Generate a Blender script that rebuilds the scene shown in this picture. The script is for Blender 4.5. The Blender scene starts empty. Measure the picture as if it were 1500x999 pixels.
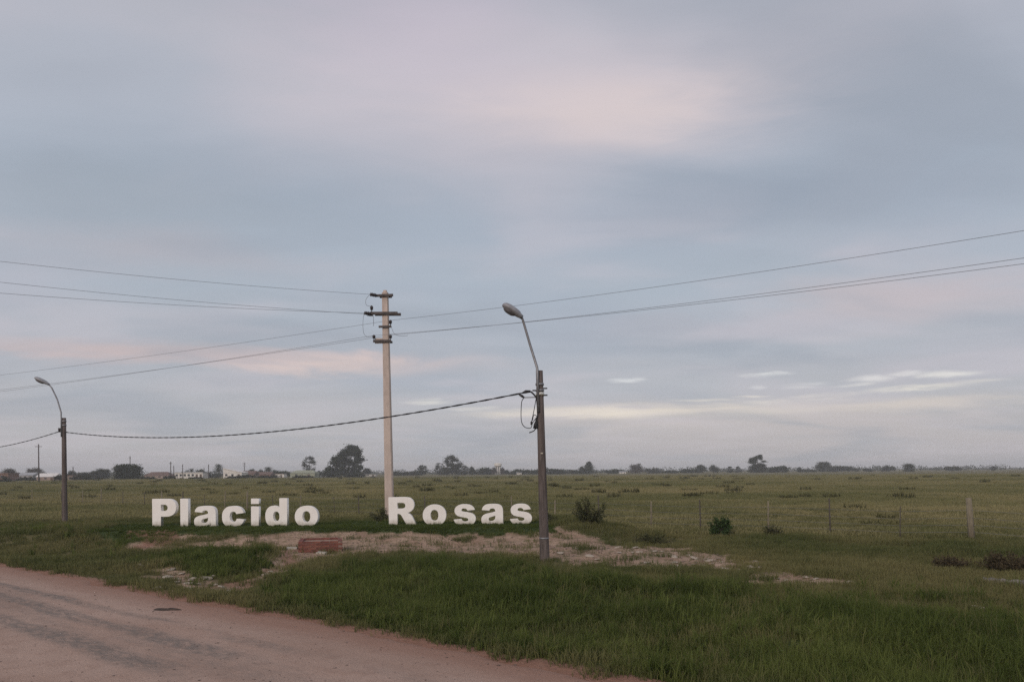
import bpy, bmesh, math, random
import numpy as np
from mathutils import Matrix, Vector
R = math.radians
SC = bpy.context.scene
COL = SC.collection

# ------------------------------------------------------------------ camera
CAM_H = 2.3
FPX = 1200.0            # focal length in photo pixels (1500 wide)
PX0, PY0 = 750.0, 690.0 # where the level view axis meets the photo
ROLL = R(0.43)
cam = bpy.data.cameras.new('camera'); cam_o = bpy.data.objects.new('camera', cam); COL.objects.link(cam_o)
cam.sensor_width = 36; cam.lens = 36 * FPX / 1500
cam.shift_y = (PY0 - 499.5) / 1500
cam.clip_start = 0.1; cam.clip_end = 20000
cam_o.location = (0, 0, CAM_H)
cam_o.rotation_euler = (Matrix.Rotation(R(90), 4, 'X') @ Matrix.Rotation(-ROLL, 4, 'Z')).to_euler()
SC.camera = cam_o

def ray(px, py):
    x, y = (px - PX0) / FPX, -(py - PY0) / FPX
    c, s = math.cos(ROLL), math.sin(ROLL)
    return x * c + y * s, -x * s + y * c
def gp(px, py, z=0.0):
    u, v = ray(px, py)
    d = (z - CAM_H) / v
    return Vector((u * d, d, z))
def at(px, py, d):
    u, v = ray(px, py)
    return Vector((u * d, d, CAM_H + v * d))

# ------------------------------------------------------------------ world, sun, exposure
SUN_EL, SUN_AZ = 24.0, 205.0       # azimuth clockwise from +Y: behind the camera, a little left
world = bpy.data.worlds.new('World'); SC.world = world; world.use_nodes = True
wt = world.node_tree; wt.nodes.clear()
def wn(t, **k):
    n = wt.nodes.new(t)
    for a, b in k.items(): setattr(n, a, b)
    return n
def wl(a, b): wt.links.new(a, b)
def wmath(op, a, b=None, c=None):
    n = wn('ShaderNodeMath', operation=op)
    for i, v in enumerate((a, b, c)):
        if v is None: continue
        if isinstance(v, (int, float)): n.inputs[i].default_value = v
        else: wl(v, n.inputs[i])
    return n.outputs[0]
def srgb(h):
    h = h.lstrip('#'); r = [int(h[i:i+2], 16) / 255 for i in (0, 2, 4)]
    return tuple((c / 12.92 if c <= 0.04045 else ((c + 0.055) / 1.055) ** 2.4) for c in r) + (1.0,)
tc = wn('ShaderNodeTexCoord'); sp = wn('ShaderNodeSeparateXYZ'); wl(tc.outputs['Generated'], sp.inputs[0])
X, Y, Z = sp.outputs
DEG = 180 / math.pi
az = wmath('MULTIPLY', wmath('ARCTAN2', X, Y), DEG)
el = wmath('MULTIPLY', wmath('ARCSINE', Z), DEG)
# cloud sheet coordinates: the direction carried up to a flat layer
zc = wmath('ADD', wmath('MAXIMUM', Z, 0.0), 0.13)
cp = wn('ShaderNodeCombineXYZ')
wl(wmath('DIVIDE', X, zc), cp.inputs[0]); wl(wmath('DIVIDE', Y, zc), cp.inputs[1])
def wnoise(vec, scale, detail=4, rough=0.5, off=(0, 0, 0), stretch=(1, 1, 1), dist=0.0):
    m = wn('ShaderNodeMapping'); m.inputs['Location'].default_value = off; m.inputs['Scale'].default_value = stretch
    wl(vec, m.inputs['Vector'])
    n = wn('ShaderNodeTexNoise'); n.inputs['Scale'].default_value = scale; n.inputs['Detail'].default_value = detail
    n.inputs['Roughness'].default_value = rough; n.inputs['Distortion'].default_value = dist
    wl(m.outputs[0], n.inputs['Vector']); return n.outputs['Fac']
n_big = wnoise(cp.outputs[0], 0.55, 4, 0.5, (3.1, 7.7, 0), (0.8, 1.0, 1), 0.4)
n_mid = wnoise(cp.outputs[0], 1.6, 6, 0.55, (11.0, 2.0, 0), (0.6, 1.2, 1), 0.3)
n_wsp = wnoise(tc.outputs['Generated'], 6.0, 6, 0.62, (1.0, 4.0, 2.0), (1, 1, 5), 0.5)
# warped azimuth / elevation so that the glows have torn edges
az2 = wmath('ADD', az, wmath('MULTIPLY', wmath('SUBTRACT', n_wsp, 0.5), 16.0))
el2 = wmath('ADD', el, wmath('MULTIPLY', wmath('SUBTRACT', n_mid, 0.5), 5.0))
el3 = wmath('ADD', el, wmath('MULTIPLY', wmath('SUBTRACT', n_wsp, 0.5), 2.2))
elr = wn('ShaderNodeMapRange'); elr.inputs['From Min'].default_value = 0; elr.inputs['From Max'].default_value = 45
wl(el2, elr.inputs['Value'])
ramp = wn('ShaderNodeValToRGB'); wl(elr.outputs[0], ramp.inputs[0])
stops = [(0.0, '#b4b1b5'), (0.07, '#b5b4b9'), (0.16, '#b2b5bd'), (0.27, '#abb4bf'), (0.40, '#a6b0bd'), (0.53, '#b0b5c0'), (0.70, '#b7b9c4'), (1.0, '#b9bac5')]
while len(ramp.color_ramp.elements) < len(stops): ramp.color_ramp.elements.new(0.5)
for e, (p, c) in zip(ramp.color_ramp.elements, stops): e.position = p; e.color = srgb(c)
cur = ramp.outputs[0]
def wmix(fac, a, b, blend='MIX'):
    n = wn('ShaderNodeMix', data_type='RGBA', blend_type=blend); n.clamp_factor = True
    for i, v in ((0, fac), (6, a), (7, b)):
        if isinstance(v, (int, float)): n.inputs[i].default_value = v
        elif isinstance(v, tuple): n.inputs[i].default_value = v
        else: wl(v, n.inputs[i])
    return n.outputs[2]
def smooth(val, a, b, lo=0.0, hi=1.0):
    n = wn('ShaderNodeMapRange', interpolation_type='SMOOTHSTEP')
    for k, v in zip(('From Min', 'From Max', 'To Min', 'To Max'), (a, b, lo, hi)): n.inputs[k].default_value = v
    wl(val, n.inputs['Value']); return n.outputs[0]
# broad veils of lilac and slate all over the dome
cur = wmix(smooth(n_big, 0.50, 0.74, 0, 0.45), cur, srgb('#c0b9c3'))
cur = wmix(smooth(n_big, 0.46, 0.28, 0, 0.45), cur, srgb('#a0a8b6'))
# cloud glows and banks: (azimuth, elevation, half width, half height, colour, amount, soft/torn)
glows = [(2, 24.6, 18, 5.2, '#d2c6cb', 0.80, 0), (-6, 29.5, 9, 4, '#cbc2cc', 0.6, 0), (7, 23.6, 10, 2.6, '#e0d0cc', 0.65, 0), (-8, 31, 11, 5, '#c3b9c8', 0.55, 0),
         (22, 25.5, 9, 4, '#bfb7be', 0.45, 0), (-24, 30, 8, 4, '#bfbbc0', 0.4, 0),
         (18, 17.5, 16, 2.6, '#949dab', 0.65, 0), (-20, 18.5, 12, 3.0, '#98a3af', 0.55, 0), (24, 30, 10, 3, '#a3a7b2', 0.5, 0), (-12, 20, 16, 4, '#a6aebb', 0.5, 0), (27, 22, 7, 6, '#a2aab7', 0.6, 0),
         (-27, 16.5, 10, 2.5, '#a0a8b2', 0.5, 0), (-24, 13.7, 10, 1.3, '#b5b1b8', 0.6, 0),
         (27, 10.4, 10, 1.9, '#c6babd', 0.80, 0), (14, 9.6, 9, 1.0, '#b0adb6', 0.5, 0),
         (-19, 7.6, 15, 0.8, '#d6c1be', 0.95, 1), (-27, 7.6, 6, 0.7, '#ccb8b6', 0.6, 1), (-12, 7.3, 6, 0.8, '#dac6c0', 0.90, 1),
         (15, 3.6, 18, 1.1, '#cdc3c0', 0.7, 1), (20, 2.2, 24, 1.6, '#bdb5b6', 0.6, 1)]
tz = wn('ShaderNodeCombineXYZ'); wl(az2, tz.inputs[0]); wl(el2, tz.inputs[1])
tz2 = wn('ShaderNodeCombineXYZ'); wl(az2, tz2.inputs[0]); wl(el3, tz2.inputs[1])
tz3 = wn('ShaderNodeCombineXYZ'); wl(wmath('ADD', az, wmath('MULTIPLY', wmath('SUBTRACT', n_wsp, 0.5), 6.0)), tz3.inputs[0]); wl(wmath('ADD', el, wmath('MULTIPLY', wmath('SUBTRACT', n_wsp, 0.5), 0.9)), tz3.inputs[1])
def blob(src, a0, e0, wa, we):
    s = wn('ShaderNodeVectorMath', operation='SUBTRACT'); wl(src, s.inputs[0]); s.inputs[1].default_value = (a0, e0, 0)
    m = wn('ShaderNodeVectorMath', operation='MULTIPLY'); wl(s.outputs[0], m.inputs[0]); m.inputs[1].default_value = (1 / wa, 1 / we, 0)
    l = wn('ShaderNodeVectorMath', operation='LENGTH'); wl(m.outputs[0], l.inputs[0])
    return l.outputs['Value']
for a0, e0, wa, we, c, amt, torn in glows:
    cur = wmix(smooth(blob((tz2 if torn else tz).outputs[0], a0, e0, wa * 1.5, we * 1.5), 1.0, 0.0, 0, amt), cur, srgb(c))
# thin bright gaps low in the sky
n_gap = wnoise(tc.outputs['Generated'], 9.0, 5, 0.6, (0.4, 1.7, 0.3), (1, 1, 11), 0.3)
gaps = [(6.5, 4.05, 5.5, 0.42, '#f2e6d2', 1.0), (2.0, 4.0, 4.5, 0.3, '#e2d8cc', 0.7), (12.5, 4.2, 4, 0.28, '#dcd2c8', 0.7), (16, 4.0, 5, 0.35, '#d8cfc6', 0.6), (19.5, 4.6, 3.2, 0.22, '#e2dad0', 0.8), (22.0, 4.1, 6, 0.35, '#d6ccc4', 0.6), (28.5, 4.0, 6, 0.4, '#d3c9c2', 0.6),
        (17.6, 6.35, 1.5, 0.13, '#ececea', 1.0), (7.6, 6.15, 1.4, 0.14, '#dcdddf', 0.75), (9.0, 6.3, .7, 0.1, '#e2e2e2', 0.7), (17.2, 5.55, .7, 0.13, '#dedede', 0.7), (20.5, 5.6, 1.3, 0.16, '#d9d8d8', 0.55), (24, 5.75, 1.1, 0.22, '#e4e2e0', 0.8), (25.8, 5.95, .8, 0.15, '#e2e0de', 0.7), (28.0, 5.75, 1.8, 0.2, '#e4e1dc', 0.8),
        (-5.8, 4.85, 1.5, 0.16, '#dedbd6', 0.7), (-2.6, 4.4, 1.5, 0.14, '#d8d4d0', 0.5), (26.5, 5.0, 2.6, 0.18, '#e4ded4', 0.85), (21.5, 4.85, 1.8, 0.14, '#e4ded4', 0.8), (13.5, 4.75, 2.2, 0.10, '#ded6cc', 0.6), (17.0, 4.95, 1.2, 0.09, '#e4dcd0', 0.6), (23.0, 5.4, 0.9, 0.1, '#e0ddda', 0.6), (29.5, 5.2, 1.6, 0.12, '#ddd7d0', 0.6)]
for a0, e0, wa, we, c, amt in gaps:
    f = smooth(blob(tz3.outputs[0], a0, e0, wa * 1.5, we * 1.6), 1.0, 0.15, 0, min(1.0, amt * 1.15))
    cur = wmix(wmath('MULTIPLY', f, smooth(n_gap, 0.36, 0.56, 0.25, 1)), cur, srgb(c))
# broken layers: streaky slate and lilac shreds in the cloud sheet, everywhere on the dome
n_str = wnoise(cp.outputs[0], 1.5, 3, 0.45, (5.0, 9.0, 0), (0.8, 1.1, 1), 0.5)
n_st2 = wnoise(cp.outputs[0], 0.8, 4, 0.45, (21.0, 3.0, 0), (0.8, 1.1, 1), 0.6)
cur = wmix(smooth(n_str, 0.46, 0.70, 0, 0.40), cur, srgb('#c8c1c8'))
cur = wmix(smooth(n_st2, 0.48, 0.30, 0, 0.50), cur, srgb('#979fab'))
cur = wmix(smooth(n_str, 0.46, 0.28, 0, 0.30), cur, srgb('#9ca3af'))
# fine mottling of the sheet
n_fin = wnoise(cp.outputs[0], 4.0, 6, 0.6, (2.0, 5.0, 0), (0.6, 1.4, 1), 0.4)
mot = wmath('ADD', wmath('ADD', wmath('MULTIPLY', n_mid, 0.14), wmath('MULTIPLY', n_fin, 0.06)), 0.935)
mc = wn('ShaderNodeCombineColor')
for i in range(3): wl(mot, mc.inputs[i])
cur = wmix(1.0, cur, mc.outputs[0], 'MULTIPLY')
sky = wn('ShaderNodeTexSky', sky_type='NISHITA'); sky.sun_disc = False
sky.sun_elevation = R(SUN_EL); sky.sun_rotation = R(SUN_AZ)
ten = wmix(1.0, cur, (10.0, 10.0, 10.0, 1), 'MULTIPLY')
final = wmix(0.06, ten, sky.outputs[0])
bg = wn('ShaderNodeBackground'); bg.inputs['Strength'].default_value = 0.1; wl(final, bg.inputs['Color'])
wo = wn('ShaderNodeOutputWorld'); wl(bg.outputs[0], wo.inputs['Surface'])

sun = bpy.data.lights.new('sun', 'SUN'); sun_o = bpy.data.objects.new('sun', sun); COL.objects.link(sun_o)
sun.energy = 1.5; sun.angle = R(24); sun.color = (1.0, 0.86, 0.76)
sd = Vector((math.sin(R(SUN_AZ)) * math.cos(R(SUN_EL)), math.cos(R(SUN_AZ)) * math.cos(R(SUN_EL)), math.sin(R(SUN_EL))))
sun_o.rotation_euler = sd.to_track_quat('Z', 'Y').to_euler()
sun_o.location = (0, -30, 40)
SC.view_settings.view_transform = 'Standard'; SC.view_settings.look = 'None'
SC.view_settings.exposure = 0.0; SC.view_settings.gamma = 1.0; SC.view_settings.use_curve_mapping = False
SC.render.engine = 'CYCLES'
SC.cycles.use_denoising = False
SC.cycles.max_bounces = 6; SC.cycles.volume_bounces = 1; SC.cycles.transparent_max_bounces = 8

# ------------------------------------------------------------------ helpers
rng = np.random.default_rng(7)
random.seed(11)
def tag(o, label=None, cat=None, group=None, kind=None):
    if label: o['label'] = label
    if cat: o['category'] = cat
    if group: o['group'] = group
    if kind: o['kind'] = kind
    return o
def empty(name, loc=(0, 0, 0), rz=0.0):
    o = bpy.data.objects.new(name, None); COL.objects.link(o)
    o.location = loc; o.rotation_euler = (0, 0, rz); o.empty_display_size = 0.2
    return o
def link_mesh(name, me, parent=None, loc=None):
    o = bpy.data.objects.new(name, me); COL.objects.link(o)
    if parent: o.parent = parent
    if loc is not None: o.location = loc
    return o
def perp(d):
    d = Vector(d).normalized()
    a = Vector((0, 0, 1)) if abs(d.z) < 0.9 else Vector((1, 0, 0))
    u = d.cross(a).normalized(); return u, d.cross(u).normalized()
class MB:
    def __init__(self): self.v = []; self.f = []
    def box(self, c, s, M=None, rz=0.0):
        b = len(self.v); c = Vector(c)
        for dx in (-.5, .5):
            for dy in (-.5, .5):
                for dz in (-.5, .5):
                    p = Vector((dx * s[0], dy * s[1], dz * s[2]))
                    if rz: p = Matrix.Rotation(rz, 3, 'Z') @ p
                    if M: p = M @ p
                    self.v.append(tuple(c + p))
        self.f += [tuple(b + i for i in q) for q in ((0, 1, 3, 2), (4, 6, 7, 5), (0, 4, 5, 1), (2, 3, 7, 6), (0, 2, 6, 4), (1, 5, 7, 3))]
        return self
    def tube(self, pts, radii, n=8, cap=True, squash=1.0):
        pts = [Vector(p) for p in pts]
        if not hasattr(radii, '__len__'): radii = [radii] * len(pts)
        b0 = len(self.v); prev = None
        for i, p in enumerate(pts):
            d = (pts[min(i + 1, len(pts) - 1)] - pts[max(i - 1, 0)]).normalized()
            if prev is None: u, w = perp(d)
            else:
                u = prev - d * prev.dot(d)
                u = u.normalized() if u.length > 1e-6 else perp(d)[0]
                w = d.cross(u).normalized()
            prev = u
            for k in range(n):
                a = 2 * math.pi * (k + .5) / n
                self.v.append(tuple(p + (u * math.cos(a) + w * math.sin(a) * squash) * radii[i]))
        for i in range(len(pts) - 1):
            for k in range(n):
                k2 = (k + 1) % n
                self.f.append((b0 + i*n + k, b0 + i*n + k2, b0 + (i+1)*n + k2, b0 + (i+1)*n + k))
        if cap:
            self.f.append(tuple(b0 + k for k in range(n))[::-1])
            self.f.append(tuple(b0 + (len(pts)-1)*n + k for k in range(n)))
        return self
    def poly(self, pts):
        b = len(self.v); self.v += [tuple(p) for p in pts]; self.f.append(tuple(range(b, b + len(pts)))); return self
    def mesh(self, name, mat=None, smooth=False):
        me = bpy.data.meshes.new(name); me.from_pydata(self.v, [], self.f)
        bm = bmesh.new(); bm.from_mesh(me); bmesh.ops.recalc_face_normals(bm, faces=bm.faces); bm.to_mesh(me); bm.free()
        if smooth: me.polygons.foreach_set('use_smooth', [True] * len(me.polygons))
        if mat: me.materials.append(mat)
        me.update(); return me
    def build(self, name, mat=None, parent=None, smooth=False, loc=None):
        return link_mesh(name, self.mesh(name, mat, smooth), parent, loc)
def bevel(o, w=0.01, seg=2):
    m = o.modifiers.new('bevel', 'BEVEL'); m.width = w; m.segments = seg; m.limit_method = 'ANGLE'; m.angle_limit = R(35)
    return o
def copy_tree(o, parent=None):
    c = o.copy(); COL.objects.link(c); c.parent = parent
    for ch in [k for k in COL.objects if k.parent == o]: copy_tree(ch, c)
    return c
def sag(a, b, s, n=28):
    a, b = Vector(a), Vector(b)
    return [a.lerp(b, i / n) - Vector((0, 0, 4 * s * (i / n) * (1 - i / n))) for i in range(n + 1)]

# numpy value noise
def _hash(ix, iy, seed):
    h = (ix.astype(np.int64) * 374761393 + iy.astype(np.int64) * 668265263 + seed * 1442695041) & 0x7fffffff
    h = ((h ^ (h >> 13)) * 1274126177) & 0x7fffffff
    return ((h ^ (h >> 16)) & 0xffff) / 65535.0
def vnoise(x, y, seed=0):
    ix, iy = np.floor(x), np.floor(y); fx, fy = x - ix, y - iy
    fx = fx * fx * (3 - 2 * fx); fy = fy * fy * (3 - 2 * fy)
    a = _hash(ix, iy, seed); b = _hash(ix + 1, iy, seed); c = _hash(ix, iy + 1, seed); d = _hash(ix + 1, iy + 1, seed)
    return (a * (1 - fx) + b * fx) * (1 - fy) + (c * (1 - fx) + d * fx) * fy
def fbm(x, y, seed=0, oct=4):
    t = 0; amp = .5; f = 1.0
    for o in range(oct): t = t + amp * vnoise(x * f, y * f, seed + o * 17); amp *= .5; f *= 2.03
    return t / (1 - .5 ** oct)
def sst(x, a, b):
    t = np.clip((x - a) / (b - a), 0, 1); return t * t * (3 - 2 * t)

# ------------------------------------------------------------------ layout of the ground
TX, TY = -0.780, 0.626          # along the road
NX, NY = 0.626, 0.780           # across it, away from the camera
ROAD_EDGE = 7.95
def tN(x, y): return x * TX + y * TY
def s0N(x, y): return x * NX + y * NY
def curve_t(t): return .021 * np.clip(t - 10, -12, 24)
def sN(x, y): return x * NX + y * NY - curve_t(tN(x, y))     # distance across, following the road's slight bend
LET_Y = 30.2; LET_Z = 0.36
def hz_np(x, y):
    s, t = sN(x, y), tN(x, y); r = np.hypot(x, y)
    ax = np.maximum(np.maximum(-16.6 - x, x - 2.2), 0); ay = np.where(y < LET_Y, LET_Y - y - 2.1, y - LET_Y - 1.2)
    m = np.hypot(ax * .8, np.maximum(ay, 0))
    z = LET_Z * (1 - sst(m, 0.0, 2.9))
    verge = sst(s, ROAD_EDGE + .1, ROAD_EDGE + 1.6)
    bump = (fbm(x * .55, y * .55, 3) - .5) * .22 + (fbm(x * 1.9, y * 1.9, 9) - .5) * .10
    z = z + bump * verge * (1 - .5 * sst(r, 60, 200)) * (1 - .75 * (m < .4))
    z = z - 0.10 * np.exp(-((s - ROAD_EDGE - 1.6) / 1.0) ** 2)
    z = z + .16 * np.exp(-((x + 7.9) / 2.2) ** 2 - ((y - 21.6) / 1.7) ** 2)
    z = z - .12 * np.exp(-(((x + 5.9) + (y - 20.3) * -.35) / .55) ** 2 - ((y - 20.3) / 2.2) ** 2)
    z = z + (fbm(x * .02, y * .02, 5, 3) - .5) * .8 * sst(r, 70, 160) * (1 - sst(r, 300, 420))
    under = 1 - sst(s, ROAD_EDGE - .9, ROAD_EDGE + .25)
    z = z * (1 - under) - .16 * under
    return z
def hz(x, y): return float(hz_np(np.array([float(x)]), np.array([float(y)]))[0])
def road_z(s, t): return .0 + .035 * np.cos((s - 3) / 5) - .04 * sst(s, ROAD_EDGE - 1.5, ROAD_EDGE)

def poly_ground(pts, z=0.0): return np.array([gp(p[0], p[1], p[2] if len(p) > 2 else z)[:2] for p in pts])
def inpoly(px, py, P):
    ins = np.zeros(px.shape, bool); n = len(P)
    for i in range(n):
        x1, y1 = P[i]; x2, y2 = P[(i + 1) % n]
        c = ((y1 > py) != (y2 > py))
        with np.errstate(divide='ignore', invalid='ignore'):
            ins ^= c & (px < (x2 - x1) * (py - y1) / (y2 - y1 + 1e-12) + x1)
    return ins
GT = .24
Z_LUSH = poly_ground([(392, 842, GT), (440, 826, GT), (520, 817, GT), (640, 811, GT), (720, 812, GT), (800, 825, GT), (900, 832, GT), (1010, 846, GT), (1120, 862, GT), (1240, 872, GT), (1380, 880, GT), (1520, 878, GT), (1700, 900, GT), (1700, 1300), (1150, 1150), (952, 1006), (780, 963), (600, 928), (450, 897), (372, 872)])
Z_LUSH2 = poly_ground([(188, 818, .15), (215, 808, .25), (262, 797, .3), (300, 793, .3), (345, 801, .3), (392, 802, .3), (402, 818, .15), (378, 838), (335, 851), (280, 832), (225, 824)])
Z_RIDGE = poly_ground([(120, 779), (170, 768), (215, 762), (480, 757), (800, 756), (815, 775), (700, 776), (480, 776), (260, 779), (190, 783)], .38)
Z_DIRT = poly_ground([(178, 800), (205, 787, .25), (265, 783, .32), (480, 777, .34), (700, 777, .34), (812, 779, .3), (830, 796), (815, 818), (740, 812), (640, 806), (520, 811), (440, 822), (392, 840), (330, 862), (268, 858), (258, 838), (330, 850), (380, 836), (402, 815), (392, 798), (345, 797), (300, 789), (240, 797), (185, 812)], .05)
Z_DIRT2 = poly_ground([(800, 784), (850, 792), (900, 797), (960, 800), (1010, 806), (1050, 812), (1090, 820), (1110, 826), (1100, 832), (1060, 831), (1000, 829), (930, 828), (870, 828), (810, 818)])
Z_DIRT3 = poly_ground([(1085, 842), (1150, 838), (1210, 846), (1255, 850), (1260, 858), (1170, 856), (1090, 852)])
Z_DIRT4 = poly_ground([(180, 800, .1), (200, 787, .28), (265, 783, .35), (400, 779, .36), (480, 778, .36), (480, 800, .1), (400, 797, .15), (345, 796, .2), (300, 793, .22), (262, 795, .22), (215, 805, .12)])
Z_DIRT5 = poly_ground([(192, 827), (218, 825), (258, 832), (305, 836), (335, 850), (328, 863), (268, 857), (240, 846), (200, 835)])
Z_PATH = poly_ground([(408, 802), (448, 803), (442, 818), (415, 833), (384, 848), (335, 867), (292, 868), (300, 857), (350, 851), (386, 834), (404, 818)])
Z_LEFT = poly_ground([(-200, 766), (60, 765), (150, 772), (200, 788), (180, 812), (110, 800), (40, 790), (-200, 784)])
Z_RED = poly_ground([(1438, 812), (1470, 806), (1520, 808), (1520, 836), (1470, 830)])
def masks(x, y, wob=1.0, jit=None):
    s = sN(x, y)
    wx = x + wob * ((fbm(x * 1.3, y * 1.3, 21) - .5) * 1.6 + (vnoise(x * 5, y * 5, 23) - .5) * .35)
    wy = y + wob * ((fbm(x * 1.3, y * 1.3, 31) - .5) * 1.6 + (vnoise(x * 5, y * 5, 33) - .5) * .35)
    jx = jy = 0.0
    if jit is not None:
        k = .30 + 1.5 * sst(x, 2.0, 8.0); jx = jit[:, 0] * k * .6; jy = jit[:, 1] * k
    lush = inpoly(wx + jx, wy + jy, Z_LUSH) | inpoly(wx + jx, wy + jy, Z_LUSH2)
    ridge = inpoly(x + (wx - x) * .5, y + (wy - y) * .35, Z_RIDGE)
    dirt = inpoly(wx, wy, Z_DIRT) | inpoly(wx, wy, Z_DIRT2) | inpoly(wx, wy, Z_DIRT3) | (inpoly(wx, wy, Z_DIRT5) & (fbm(x * 2.2, y * 2.2, 91) > .40)) | inpoly(x + (wx - x) * .5, y + (wy - y) * .5, Z_DIRT4)
    path = inpoly(x + (wx - x) * .4, y + (wy - y) * .4, Z_PATH); dirt = dirt | path
    lush = lush & ~path & ~inpoly(x + (wx - x) * .5, y + (wy - y) * .5, Z_DIRT4)
    return lush.astype(float), ridge.astype(float), (dirt & ~lush & ~ridge).astype(float), s

# ------------------------------------------------------------------ materials
def mat_new(name):
    m = bpy.data.materials.new(name); m.use_nodes = True; nt = m.node_tree; nt.nodes.clear()
    out = nt.nodes.new('ShaderNodeOutputMaterial'); return m, nt, out
class NT:
    def __init__(s, nt): s.nt = nt
    def n(s, t, **k):
        n = s.nt.nodes.new(t)
        for a, b in k.items(): setattr(n, a, b)
        return n
    def l(s, a, b): s.nt.links.new(a, b)
    def noise(s, vec, scale, detail=4, rough=.55, stretch=None, dist=0.0):
        if stretch:
            m = s.n('ShaderNodeMapping'); m.inputs['Scale'].default_value = stretch[:3]
            if len(stretch) > 3: m.inputs['Rotation'].default_value = (0, 0, stretch[3])
            s.l(vec, m.inputs['Vector']); vec = m.outputs[0]
        n = s.n('ShaderNodeTexNoise'); n.inputs['Scale'].default_value = scale; n.inputs['Detail'].default_value = detail
        n.inputs['Roughness'].default_value = rough; n.inputs['Distortion'].default_value = dist
        s.l(vec, n.inputs['Vector']); return n.outputs['Fac']
    def step(s, val, a, b, lo=0.0, hi=1.0):
        n = s.n('ShaderNodeMapRange', interpolation_type='SMOOTHSTEP')
        for k, v in zip(('From Min', 'From Max', 'To Min', 'To Max'), (a, b, lo, hi)): n.inputs[k].default_value = v
        s.l(val, n.inputs['Value']); return n.outputs[0]
    def mix(s, fac, a, b, blend='MIX'):
        n = s.n('ShaderNodeMix', data_type='RGBA', blend_type=blend)
        for i, v in ((0, fac), (6, a), (7, b)):
            if isinstance(v, (int, float)): n.inputs[i].default_value = v
            elif isinstance(v, tuple): n.inputs[i].default_value = v if len(v) == 4 else v + (1.0,)
            else: s.l(v, n.inputs[i])
        return n.outputs[2]
    def math(s, op, a, b=None):
        n = s.n('ShaderNodeMath', operation=op)
        for i, v in enumerate((a, b)):
            if v is None: continue
            if isinstance(v, (int, float)): n.inputs[i].default_value = v
            else: s.l(v, n.inputs[i])
        return n.outputs[0]
    def attr(s, name, typ='GEOMETRY'):
        n = s.n('ShaderNodeAttribute'); n.attribute_name = name; n.attribute_type = typ; return n
    def bump(s, h, strength=.4, dist=.05, normal=None):
        b = s.n('ShaderNodeBump'); b.inputs['Strength'].default_value = strength; b.inputs['Distance'].default_value = dist
        s.l(h, b.inputs['Height'])
        if normal: s.l(normal, b.inputs['Normal'])
        return b.outputs[0]
    def bsdf(s, col, rough=.8, normal=None, metal=0.0, spec=.3):
        p = s.n('ShaderNodeBsdfPrincipled')
        if isinstance(col, tuple): p.inputs['Base Color'].default_value = col if len(col) == 4 else col + (1.0,)
        else: s.l(col, p.inputs['Base Color'])
        if isinstance(rough, (int, float)): p.inputs['Roughness'].default_value = rough
        else: s.l(rough, p.inputs['Roughness'])
        p.inputs['Metallic'].default_value = metal; p.inputs['Specular IOR Level'].default_value = spec
        if normal: s.l(normal, p.inputs['Normal'])
        return p.outputs[0]
def simple(name, col, rough=.8, var=.25, scale=6.0, metal=0.0, bump=.2, bdist=.01, spec=.3, stretch=None, dark=None):
    m, nt, out = mat_new(name); T = NT(nt); tc = T.n('ShaderNodeTexCoord').outputs['Object']
    f = T.noise(tc, scale, 6, .6, stretch); f2 = T.noise(tc, scale * 7, 3, .6, stretch)
    lo = dark or tuple(c * (1 - var * 1.6) for c in col); hi = tuple(min(1, c * (1 + var * .6)) for c in col)
    c = T.mix(T.step(f, .3, .7), lo, hi); c = T.mix(T.step(f2, .35, .75, 0, .35), c, tuple(x * .6 for x in col))
    nrm = T.bump(f2, bump, bdist) if bump else None
    T.l(T.bsdf(c, rough, nrm, metal, spec), out.inputs[0]); return m
def leafy(name, c0, c1, inst=False, trans=.25):
    m, nt, out = mat_new(name); T = NT(nt)
    a = T.attr('tone', 'INSTANCER' if inst else 'GEOMETRY').outputs['Fac']
    tip = T.attr('tip').outputs['Fac']
    c = T.mix(a, c0, c1)
    if inst: c = T.mix(T.math('MULTIPLY', tip, .30), c, tuple(min(1, x * 1.7) for x in c1))
    d = T.n('ShaderNodeBsdfDiffuse'); t = T.n('ShaderNodeBsdfTranslucent'); T.l(c, d.inputs[0]); T.l(c, t.inputs[0])
    mx = T.n('ShaderNodeMixShader'); mx.inputs[0].default_value = trans; T.l(d.outputs[0], mx.inputs[1]); T.l(t.outputs[0], mx.inputs[2])
    T.l(mx.outputs[0], out.inputs[0]); return m

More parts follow.
